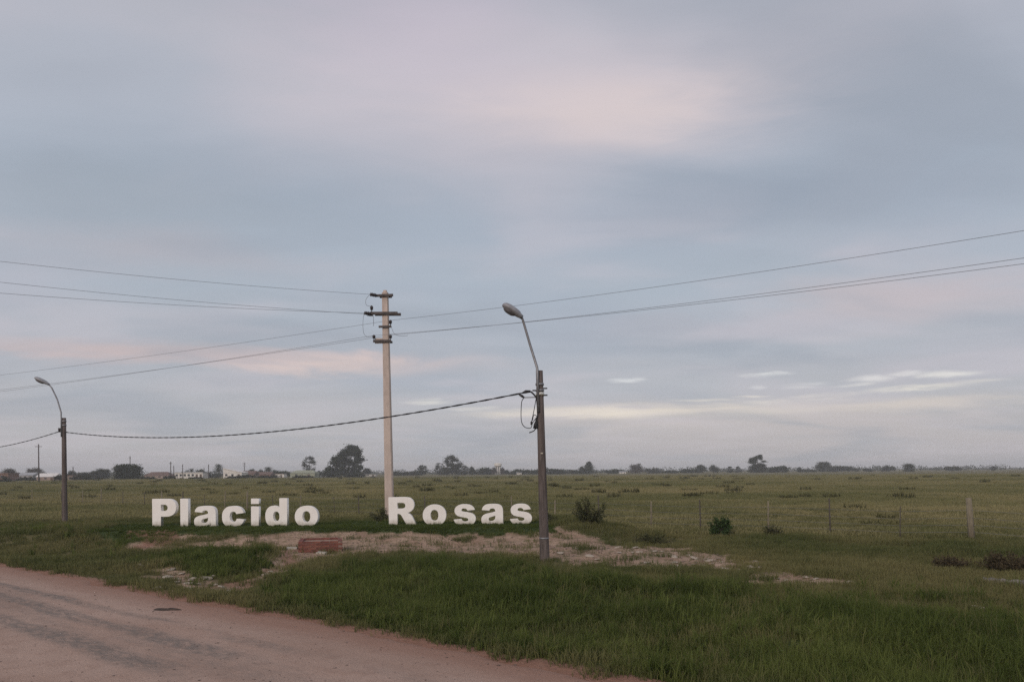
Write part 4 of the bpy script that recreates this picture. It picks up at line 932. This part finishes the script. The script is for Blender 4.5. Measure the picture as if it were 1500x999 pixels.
def puffs(kind, w, h, rg):
    out = []   # (centre, radii)
    def disc(n, rad, z0, z1, sr, sz):
        for _ in range(n):
            a = rg.uniform(0, 6.28); r_ = w * rad * math.sqrt(rg.random()); k = rg.uniform(.7, 1.25)
            out.append(((r_ * math.cos(a), r_ * math.sin(a), rg.uniform(z0, z1) * h), (w * sr * k, w * sr * k, h * sz * k)))
    if kind == 'round': disc(20, .36, .16, .58, .15, .17); disc(14, .25, .5, .82, .13, .13)
    elif kind == 'clipped':
        for x in (-.38, -.19, 0, .19, .38):
            for y in (-.2, .2):
                for z in (.14, .40, .66, .80): out.append(((x * w + rg.uniform(-.02, .02) * w, y * w, z * h * (1.04 if -.3 < x < .3 else .93)), (w * .15, w * .2, h * .17)))
    elif kind == 'euc':
        for _ in range(34):
            a = rg.uniform(0, 6.28); z = rg.uniform(.18, .98); r_ = w * .44 * math.sqrt(rg.random()) * (1.0 - .55 * max(0, z - .6) / .4)
            out.append(((r_ * math.cos(a), r_ * math.sin(a), z * h * .95), (w * rg.uniform(.07, .15), w * rg.uniform(.07, .15), h * rg.uniform(.04, .085))))
        disc(8, .4, .06, .22, .16, .10)
    elif kind == 'grove':
        for _ in range(80):
            x = rg.uniform(-.48, .48); top = .60 + .40 * math.exp(-((x - .22) / .27) ** 2) - .25 * max(0, -x - .3) / .2; z = rg.uniform(.10, top)
            out.append(((x * w, rg.uniform(-.2, .2) * w, z * h * .96), (w * rg.uniform(.05, .11), w * .10, h * rg.uniform(.045, .095))))
    elif kind == 'cone':
        for k in range(18): z = .06 + .90 * k / 18; out.append(((rg.uniform(-.07, .07) * w, rg.uniform(-.07, .07) * w, z * h), (w * .55 * (1 - z) + .3, w * .55 * (1 - z) + .3, h * .06)))
    elif kind == 'poplar':
        for k in range(14): z = .08 + .84 * k / 14; out.append(((rg.uniform(-.10, .10) * w, 0, z * h), (w * .45 * math.sin(math.pi * min(1, z * .75 + .22)) + .25, w * .4, h * .08)))
    elif kind == 'umbrella':
        disc(26, .44, .66, .93, .11, .06); disc(14, .30, .34, .62, .10, .06); disc(14, .36, .05, .36, .13, .08)
    else:      # low scrubby, foliage down to the ground
        for _ in range(30):
            x = rg.uniform(-.5, .5); top = .55 + .40 * rg.random() * (1 - abs(x))
            out.append(((x * w, rg.uniform(-.2, .2) * w, rg.uniform(.08, top) * h), (w * rg.uniform(.07, .15), w * .15, h * rg.uniform(.10, .2))))
    return out
def tree(px, d, top, wpx, label, kind='round', mat=None, name='tree', leaves=900, group='trees along the horizon', seed=None):
    d0 = d; d = d if d < 540 else 540 + (d - 540) * .22
    wpx *= 1.3 if kind == 'scrub' else 1.12; leaves = int(leaves * 4.6)
    u, v = ray(px, top); x = u * d; z0 = hz(x, d); h = CAM_H + v * d - z0; w = wpx / FPX * d
    seed = int(px * 7 + top) if seed is None else seed; rg = random.Random(seed); nr = np.random.default_rng(seed)
    e = tag(empty(name, (x, d, z0), rg.uniform(0, .3) if kind in ('grove', 'clipped', 'scrub') else rg.uniform(0, 6.28)), label, 'tree', group)
    ps = puffs(kind, w, h, rg)
    pts = []; tn = []; per = leaves // len(ps)
    for c, r_ in ps:
        q = nr.normal(size=(per, 3)) * .62
        pts.append(np.array(c) + q * np.array(r_)); tn.append(np.clip(nr.normal(.45, .22, per) + rg.uniform(-.25, .25), 0, 1))
    pts = np.concatenate(pts); pts[:, 2] = np.clip(pts[:, 2], .02 * h, h * 1.01)
    link_mesh('crown', leaf_mesh('crown', mat or M_TREE, pts, min(.36, max(.14, w * .024)), np.concatenate(tn), .6, seed), e)
    mb = MB(); tr = max(.10, h * .02)
    mb.tube([(0, 0, -.4), (0, 0, h * .2), (.02 * w, 0, h * .45), (0, .02 * w, h * .75)], [tr * 1.3, tr, tr * .8, tr * .3], 7)
    for c, r_ in ps[::4]:
        mb.tube([(0, 0, min(c[2] * .5, h * .45)), (c[0] * .5, c[1] * .5, c[2] * .8), c], [tr * .5, tr * .35, tr * .12], 5)
    mb.build('trunk', M_BARK, e, True); return e
# ---- trees, from the village on the left to the far right
tree(15, 360, 685, 24, 'bare grey tree behind the brown brick house', 'round', M_BARE)
tree(52, 420, 684, 26, 'bushy grey tree behind the white roofed house', 'round', M_BARE)
tree(104, 380, 688, 15, 'small tree beside the distant lamp post', 'round', M_TREE2)
tree(128, 400, 688, 22, 'low olive tree between lamp post and dark clipped tree', 'scrub', M_TREE2)
tree(150, 400, 685, 28, 'rounded olive tree next to the dark clipped tree', 'round', M_TREE2, leaves=1100)
tree(187, 330, 680, 30, 'dark blocky clipped tree with straight sides and flat top', 'clipped', M_TREE, leaves=2600)
tree(284, 420, 685, 20, 'dark tree top showing over the long white house', 'scrub', M_TREE)
tree(306, 430, 688, 14, 'low scrub between the long white house and the poplar', 'scrub', M_TREE)
tree(320, 400, 678.5, 11, 'narrow dark poplar beside the white gabled shed', 'poplar', M_TREE, leaves=700)
tree(369, 470, 686, 13, 'small dark tree behind the brown roofs', 'round', M_TREE)
tree(382, 460, 687, 13, 'small dark rounded tree near the brown roofs', 'round', M_TREE)
tree(393, 480, 683, 9, 'slim grey tree behind the brown roofs', 'poplar', M_TREE2)
tree(412, 470, 687, 20, 'low scrubby tree next to the pale green shed', 'scrub', M_TREE)
tree(453, 480, 667.5, 19, 'tall loose grey eucalyptus above the pale green shed', 'euc', M_TREE2, leaves=1100)
tree(504, 440, 650, 45, 'huge dark eucalyptus grove taller than every other tree', 'grove', M_TREE, leaves=5000)
tree(470, 470, 689, 26, 'low hedge-like tree at the foot of the eucalyptus grove', 'scrub', M_TREE)
tree(537, 520, 685, 15, 'small rounded tree beside the eucalyptus grove', 'round', M_TREE2)
tree(588, 560, 690, 26, 'low scrub beside the concrete pole', 'scrub', M_TREE2)
tree(604, 620, 689, 16, 'low scrub next to a small dark pine', 'scrub', M_TREE2)
tree(618, 560, 680, 16, 'small dark pine next to the grey eucalyptus clump', 'euc', M_TREE, leaves=900)
tree(644, 600, 677, 16, 'shorter grey eucalyptus at the edge of its clump', 'euc', M_TREE2, leaves=900)
tree(662, 600, 665, 28, 'tallest grey eucalyptus of the loose clump', 'euc', M_TREE2, leaves=1700)
tree(681, 590, 681, 14, 'small dark tree beside the grey eucalyptus clump', 'euc', M_TREE, leaves=800)
tree(691, 590, 682, 10, 'very small dark tree between eucalyptus clump and water tower', 'round', M_TREE)
tree(706, 680, 684, 24, 'low dense tree beside the white water tower', 'scrub', M_TREE, leaves=900)
tree(741, 700, 688, 9, 'little rounded tree right beside the water tower', 'round', M_TREE2)
tree(750, 690, 690, 12, 'low dark scrub beyond the water tower', 'scrub', M_TREE)
tree(772, 660, 686, 26, 'rounded dark tree just before the lamp post with cable loops', 'scrub', M_TREE, leaves=1000)
tree(808, 640, 684.5, 26, 'broad dark tree just past the lamp post with cable loops', 'scrub', M_TREE, leaves=1000)
tree(834, 760, 688, 30, 'long low hedge-like tree next to the conifers', 'scrub', M_TREE2)
tree(862, 620, 675.5, 17, 'dark pointed conifer standing tallest of its pair', 'cone', M_TREE, leaves=1500)
tree(852, 620, 683, 12, 'shorter dark conifer of the pair', 'cone', M_TREE, leaves=700)
tree(901, 760, 686, 20, 'low rounded tree between the conifers and a grey tree', 'scrub', M_TREE)
tree(931, 800, 677.5, 22, 'hazy grey bare-looking tree on the horizon', 'round', M_BARE, leaves=900)
tree(955, 780, 684.5, 17, 'low rounded tree beside the hazy grey tree', 'scrub', M_TREE2)
tree(980, 760, 689, 16, 'very low dark scrub on the flat horizon', 'scrub', M_TREE)
tree(1027, 800, 679.5, 17, 'rounded hazy tree of a pair standing close together', 'round', M_TREE2)
tree(1045, 800, 680, 15, 'rounded hazy tree of a pair standing close together', 'round', M_TREE2)
tree(1014, 790, 686, 22, 'low dark scrub at the foot of two hazy trees', 'scrub', M_TREE)
tree(1070, 740, 683, 10, 'small tree with split top near the tall umbrella tree', 'euc', M_TREE, leaves=700)
tree(1081, 740, 682.5, 10, 'small dark tree close beside the split topped tree', 'euc', M_TREE, leaves=700)
tree(1109, 640, 665, 24, 'tall umbrella shaped eucalyptus standing alone on the horizon', 'euc', M_TREE, leaves=2000)
tree(1137, 700, 681.5, 23, 'broad low tree right beside the umbrella eucalyptus', 'scrub', M_TREE, leaves=900)
tree(1171, 780, 683.5, 6, 'tiny dark tree on the flat horizon', 'poplar', M_TREE, leaves=400)
tree(1183, 800, 687, 18, 'faint low scrub next to the tiny dark tree', 'scrub', M_TREE2)
tree(1207, 850, 675.5, 26, 'broad hazy tree with rounded crown', 'round', M_TREE2, leaves=900)
tree(1234, 900, 681, 28, 'long low hazy tree beside the broad rounded one', 'scrub', M_TREE2)
tree(1271, 780, 686, 15, 'low dome shaped tree in the haze', 'round', M_TREE2)
tree(1302, 880, 681, 14, 'wind-bent hazy tree on the horizon', 'scrub', M_TREE2)
tree(1331, 560, 679, 13, 'compact dark dome shaped tree standing alone', 'clipped', M_TREE, leaves=1200)
tree(1396, 900, 681.5, 16, 'flat topped hazy tree far along the horizon', 'scrub', M_TREE2)
tree(1455, 1000, 682, 10, 'faint small tree farthest off along the horizon', 'round', M_TREE2)
for x, d_, tp, w_, lb in ((5, 262, 697, 16, 'before the brown brick house'), (38, 280, 697.5, 18, 'before the bluish zinc roof'), (88, 285, 696, 14, 'before the distant lamp post hut'), (120, 290, 694, 20, 'before the olive trees'), (215, 300, 697, 16, 'before the long tiled house'), (248, 310, 696.5, 12, 'between tiled house and long white house'),
    (285, 315, 697.5, 16, 'before the long low white house'), (343, 320, 696, 14, 'before the white slanted shed'), (362, 330, 694.5, 18, 'before the brown tiled houses'), (392, 340, 695, 22, 'before the low brown roofs'), (437, 335, 694.5, 12, 'before the pale green shed'), (452, 330, 695.5, 12, 'at the corner of the pale green shed'), (520, 380, 692.5, 24, 'before the eucalyptus grove'), (486, 380, 692, 20, 'at the foot of the eucalyptus grove')):
    tree(x, d_, tp, w_, 'low brown scrub bush ' + lb, 'scrub', M_TREE2, 'scrub_bush', 400, 'scrub in front of the village')
# far wood as one hazy mass
pts = []
for k in range(560):
    px = random.uniform(-150, 1650); d = random.uniform(680, 1100); u, _ = ray(px, 690); h = random.uniform(1.6, 5.4) * (1.25 if px > 560 else 1.0)
    c = np.array([u * d, d, h * .4]); q = rng.normal(size=(46, 3)); q /= np.linalg.norm(q, axis=1)[:, None]; q *= rng.random(46)[:, None] ** .4
    pts.append(c + q * np.array([random.uniform(5, 12), 5, h * .55]))
pts = np.concatenate(pts); pts[:, 2] = np.clip(pts[:, 2], 0, 20)
tag(link_mesh('distant_wood', leaf_mesh('distant_wood', M_TREE2, pts, .6, rng.random(len(pts)), .7, 5)), 'low hazy band of woodland along the far horizon', 'wood', kind='stuff')

# ---- bushes near the fence
def bush(px, py, wpx, hpx, label, mat, n=1500, leaf=.035, name='shrub', dense=True, group='shrubs along the fence'):
    g = gp(px, py); d = g.y; w = wpx / FPX * d; h = hpx / FPX * d; rg = random.Random(int(px)); nr = np.random.default_rng(int(px))
    e = tag(empty(name, (g.x, g.y, hz(g.x, g.y))), label, 'shrub', group); mb = MB(); pts = []
    tips = []
    for k in range(26 if dense else 34):
        a = rg.uniform(0, 6.28); r_ = w * .5 * math.sqrt(rg.random()); z = h * rg.uniform(.35, 1.0) * (1 - .35 * (r_ / (w * .5)) ** 2); tips.append((r_ * math.cos(a), r_ * math.sin(a) * .8, z))
        mb.tube([(0, 0, -.05), (tips[-1][0] * .45, tips[-1][1] * .45, z * .55), tips[-1]], [.012, .009, .004], 5)
    per = n // len(tips)
    for t in tips:
        q = nr.normal(size=(per, 3)); q /= np.linalg.norm(q, axis=1)[:, None]; q *= nr.random(per)[:, None] ** .5
        rad = w * (.13 if dense else .085); fall = nr.random(per)[:, None] * (.5 if dense else .75)
        pts.append(np.array(t) * (1 - fall * .8) + q * np.array([rad, rad, rad * .9]))
    pts = np.concatenate(pts); pts[:, 2] = np.maximum(pts[:, 2], .02)
    link_mesh('foliage', leaf_mesh('foliage', mat, pts, leaf, np.clip(nr.normal(.45, .25, len(pts)), 0, 1), .45, int(px)), e); mb.build('stems', M_BARK, e)
bush(862, 785, 56, 47, 'loose olive bush standing by the dark fence post', M_BUSHB, 2600, .038, dense=False)
bush(1056, 784, 40, 29, 'compact bright green bush before the fence', M_BUSH, 2400, .04)
bush(1133, 787, 30, 20, 'small brownish weedy bush at the foot of a fence post', M_BUSHB, 800, .03, dense=False)
bush(806, 781, 28, 18, 'low dark weeds beside the lamp post with cable loops', M_BUSHB, 900, .03)
bush(1478, 838, 90, 34, 'reddish brown weed thicket above the grey pipe', M_RUST, 3600, .03, dense=False)
bush(1392, 832, 60, 22, 'low brown weed thicket under the leaning fence post', M_RUST, 1600, .03, dense=False)
bush(560, 768, 44, 24, 'dark low weeds growing around the concrete pole', M_BUSHB, 1300, .035, dense=False)
bush(960, 795, 70, 16, 'wide low brownish weeds before the fence posts', M_BUSHB, 1500, .03, dense=False)
# ---- dark tussocks over the pasture
tus = []
for q in range(5):
    me = clump('grass_tussock', M_TUSS, 90, .5, .15, .42, .03, .7, .5, 700 + q); a = me.attributes.new('tone', 'FLOAT', 'POINT'); a.data.foreach_set('value', np.repeat(np.random.default_rng(q).random(90), 5)); tus.append(me)
rt = random.Random(5); spots = [(663, 717), (670, 706), (690, 711), (727, 702), (748, 700), (748, 709), (777, 705), (770, 700), (824, 715), (845, 719), (977, 714), (1027, 703), (1050, 702), (610, 715), (625, 713), (655, 715), (100, 709), (470, 725), (485, 721), (455, 718), (360, 716), (300, 706), (347, 703), (385, 709), (420, 711), (440, 716), (428, 703), (225, 710), (205, 709), (80, 707), (600, 706), (700, 714), (900, 708), (890, 706), (1300, 762), (1250, 748), (1290, 771), (1180, 718), (1100, 712)]
for k in range(150):
    y = 698 + 34 * rt.random() ** 1.6; spots.append((rt.uniform(-20, 1100) if rt.random() < .8 else rt.uniform(1000, 1520), y))
for k, (x, y) in enumerate(spots):
    u, v = ray(x, y); d = -CAM_H / v if v < -.004 else 400
    d = min(d, 330)
    if sN(u * d, d) < 30: continue
    o = link_mesh('grass_tussock', tus[k % 5]); o.location = (u * d, d, hz(u * d, d)); s = rt.uniform(.6, 1.3) * (1 + d / 420); o.scale = (s * 1.25, s, (1.0 + d / 210) * rt.uniform(.7, 1.35)); o.rotation_euler = (0, 0, rt.uniform(-.5, .5))
    tag(o, 'dark grass tussock dotted over the open pasture', 'tussock', 'dark tussocks on the pasture')

# ------------------------------------------------------------------ the village
def house(px0, px1, d, top, label, wall, roof, kind='gable', dep=6.0, wins=2, eave=None, doors=1):
    a, b = at(px0, 700, d), at(px1, 700, d); w = b.x - a.x; cx = (a.x + b.x) / 2; z0 = hz(cx, d)
    h = at((px0 + px1) / 2, top, d).z - z0; e = tag(empty('house', (cx, d, z0)), label, 'house', 'low houses of the village')
    eh = h * (.64 if kind != 'flat' else .9) if eave is None else eave * h
    MB().box((0, dep / 2, eh / 2 - .3), (w, dep, eh + .6)).build('wall', wall, e)
    mb = MB(); o_ = .25
    if kind == 'flat': mb.box((0, dep / 2, (eh + h) / 2), (w + .5, dep + .5, h - eh))
    elif kind == 'gable':   # ridge along x
        x0, x1 = -w / 2 - o_, w / 2 + o_; y0, y1 = -o_, dep + o_
        mb.v += [(x0, y0, eh), (x1, y0, eh), (x1, y1, eh), (x0, y1, eh), (x0, dep / 2, h), (x1, dep / 2, h)]; mb.f += [(0, 1, 5, 4), (2, 3, 4, 5), (0, 4, 3), (1, 2, 5), (0, 3, 2, 1)]
    elif kind == 'front':   # gable faces the camera
        x0, x1 = -w / 2 - o_, w / 2 + o_; y0, y1 = -o_, dep + o_
        mb.v += [(x0, y0, eh), (x1, y0, eh), (x1, y1, eh), (x0, y1, eh), (0, y0, h), (0, y1, h)]; mb.f += [(0, 4, 5, 3), (1, 2, 5, 4), (0, 1, 4), (2, 3, 5), (0, 3, 2, 1)]
    elif kind == 'hip':
        x0, x1 = -w / 2 - o_, w / 2 + o_; y0, y1 = -o_, dep + o_; k = w * .18
        mb.v += [(x0, y0, eh), (x1, y0, eh), (x1, y1, eh), (x0, y1, eh), (x0 + k, dep / 2, h), (x1 - k, dep / 2, h)]; mb.f += [(0, 1, 5, 4), (2, 3, 4, 5), (0, 4, 3), (1, 2, 5), (0, 3, 2, 1)]
    else:                   # shed: one slope falling to the right
        x0, x1 = -w / 2 - o_, w / 2 + o_
        mb.v += [(x0, -o_, h - .15), (x1, -o_, eh), (x1, dep + o_, eh), (x0, dep + o_, h - .15), (x0, -o_, h), (x1, -o_, eh + .15), (x1, dep + o_, eh + .15), (x0, dep + o_, h)]
        mb.f += [(0, 1, 5, 4), (1, 2, 6, 5), (2, 3, 7, 6), (3, 0, 4, 7), (4, 5, 6, 7), (0, 3, 2, 1)]
        mw = MB(); mw.v += [(-w/2, 0, eh - .05), (w/2, 0, eh - .05), (-w/2, 0, h - .2), (-w/2, dep, eh - .05), (w/2, dep, eh - .05), (-w/2, dep, h - .2)]; mw.f += [(0, 1, 2), (3, 5, 4), (0, 2, 5, 3), (1, 4, 5, 2), (0, 3, 4, 1)]
        mw.build('gable_wall', wall, e)
    mb.build('roof', roof, e)
    n = wins + doors
    for k in range(n):
        x = -w / 2 + w * (k + .5) / n
        if k < wins: MB().box((x, -.02, eh * .58), (min(1.1, w * .12), .08, eh * .36)).build('window', M_DKGLASS, e)
        else: MB().box((x, -.02, eh * .37), (min(1.0, w * .13), .08, eh * .74)).build('door', M_DOOR, e)
    return e
house(-14, 12, 320, 692.5, 'brown brick house at the edge of the village', M_BRICK_WALL, M_TILE, 'flat', 7, 3)
house(26, 48, 350, 692, 'low house with bluish zinc roof beside the brick house', M_GREY_WALL, M_TIN, 'gable', 7, 2)
house(53, 80, 320, 693, 'small white roofed house behind the distant lamp post', M_PINK_WALL, M_WROOF, 'gable', 6, 2, .5)
house(99, 112, 330, 696, 'tiny low pinkish hut just past the distant lamp post', M_PINK_WALL, M_TILE, 'flat', 4, 1)
house(211, 247, 390, 691, 'long brown tiled roof house next to the dark clipped tree', M_PINK_WALL, M_TILE, 'hip', 8, 3, .45)
house(256, 297, 390, 691.3, 'long low white house with pale flat roof', M_WHITE_WALL, M_TIN, 'flat', 7, 5, None, 2)
house(327, 354, 370, 685.5, 'white shed with one slanting roof beside the poplar', M_WHITE_WALL, M_WROOF, 'shed', 9, 2, .55)
house(351, 372, 390, 689.5, 'brown tiled house next to the white slanted shed', M_PINK_WALL, M_TILE, 'gable', 8, 2, .5)
house(372, 396, 410, 691, 'low brown roofed house behind the open pasture', M_BRICK_WALL, M_TILE, 'gable', 8, 2, .5)
house(400, 416, 420, 693.5, 'small whitish hut between brown house and green shed', M_WHITE_WALL, M_TILE, 'flat', 6, 1)
house(425, 461, 380, 688.5, 'pale green shed with wide hipped roof', M_GREEN_WALL, M_GREEN_WALL, 'hip', 9, 1, .60)
house(466, 476, 390, 696, 'little white hut beside the pale green shed', M_WHITE_WALL, M_WROOF, 'flat', 4, 1)
house(528, 550, 470, 694.2, 'low white building next to the eucalyptus grove', M_WHITE_WALL, M_TIN, 'flat', 6, 2)
house(757, 764, 560, 691.2, 'tiny white hut far off past the water tower', M_WHITE_WALL, M_TIN, 'gable', 5, 1)
house(908, 917, 575, 690, 'tiny pale hut on the far horizon', M_WHITE_WALL, M_TIN, 'gable', 6, 1)
def far_pole(px, d, top, arm_w, label, arms=1):
    p = at(px, top, d); z0 = hz(p.x, d); h = p.z - z0; e = tag(empty('far_utility_pole', (p.x, d, z0)), label, 'utility pole', 'utility poles in the village')
    r_ = .15; MB().tube([(0, 0, -.4), (0, 0, h)], [r_ * 1.3, r_], 8).build('shaft', M_CROSS, e, True)
    for k in range(arms): MB().box((0, -.14, h - .7 - k * 1.1), (arm_w, .12, .16)).build('crossarm', M_CROSS, e)
far_pole(56.5, 240, 650.5, 2.0, 'dark far pole with one crossarm behind the white roofed house')
far_pole(190.5, 340, 668, 1.0, 'pole rising behind the dark clipped tree')
far_pole(250, 330, 676, 1.4, 'pole with short crossarm near the long white house')
far_pole(254.5, 400, 682, .6, 'thin pole close beside the crossarmed one')
far_pole(267.5, 360, 680, .6, 'thin plain pole at the crossarmed end of the long white house')
far_pole(305.5, 330, 680, .4, 'dark stubby pole between long white house and poplar')
far_pole(299, 430, 685, .4, 'faint thin pole at the poplar end of the long white house')
far_pole(358, 420, 677, 1.6, 'faint pole with crossarm behind the brown roofs', 2)
far_pole(107, 360, 683, .6, 'thin pole just past the distant lamp post')
# water tower
wd = 570; p = at(729.5, 677.5, wd); z0 = hz(p.x, wd); wh = p.z - z0
e = tag(empty('water_tower', (p.x, wd, z0)), 'white water tower with wide tank on slim legs', 'water tower')
rt_ = 2.7; MB().tube([(0, 0, wh * .66), (0, 0, wh * .74), (0, 0, wh * .93), (0, 0, wh * .97), (0, 0, wh)], [rt_ * .75, rt_, rt_, rt_ * .7, .25], 20).build('tank', M_WHITE_WALL, e)
for k in range(6):
    a = k * math.pi / 3 + .3; MB().tube([(1.55 * math.cos(a), 1.55 * math.sin(a), -.5), (1.55 * math.cos(a), 1.55 * math.sin(a), wh * .68)], .3, 8).build('leg', M_WHITE_WALL, e)
MB().tube([(0, 0, -.5), (0, 0, wh * .68)], .45, 8).build('riser_pipe', M_WHITE_WALL, e)
tree(724, 640, 683, 9, 'small bare tree standing against the water tower', 'round', M_BARE)
tree(735.5, 640, 683, 7, 'small bare tree standing against the water tower', 'round', M_BARE)

# ------------------------------------------------------------------ haze
hb = MB().box((0, 0, 12), (8600, 8600, 28)).build('haze', None)
m, nt, out = mat_new('haze_air'); v = nt.nodes.new('ShaderNodeVolumePrincipled')
v.inputs['Color'].default_value = (.90, .92, .96, 1); v.inputs['Density'].default_value = .0004; v.inputs['Anisotropy'].default_value = 0.0
nt.links.new(v.outputs[0], out.inputs['Volume']); hb.data.materials.append(m); tag(hb, 'thin evening haze lying over the plain', 'haze', kind='stuff')
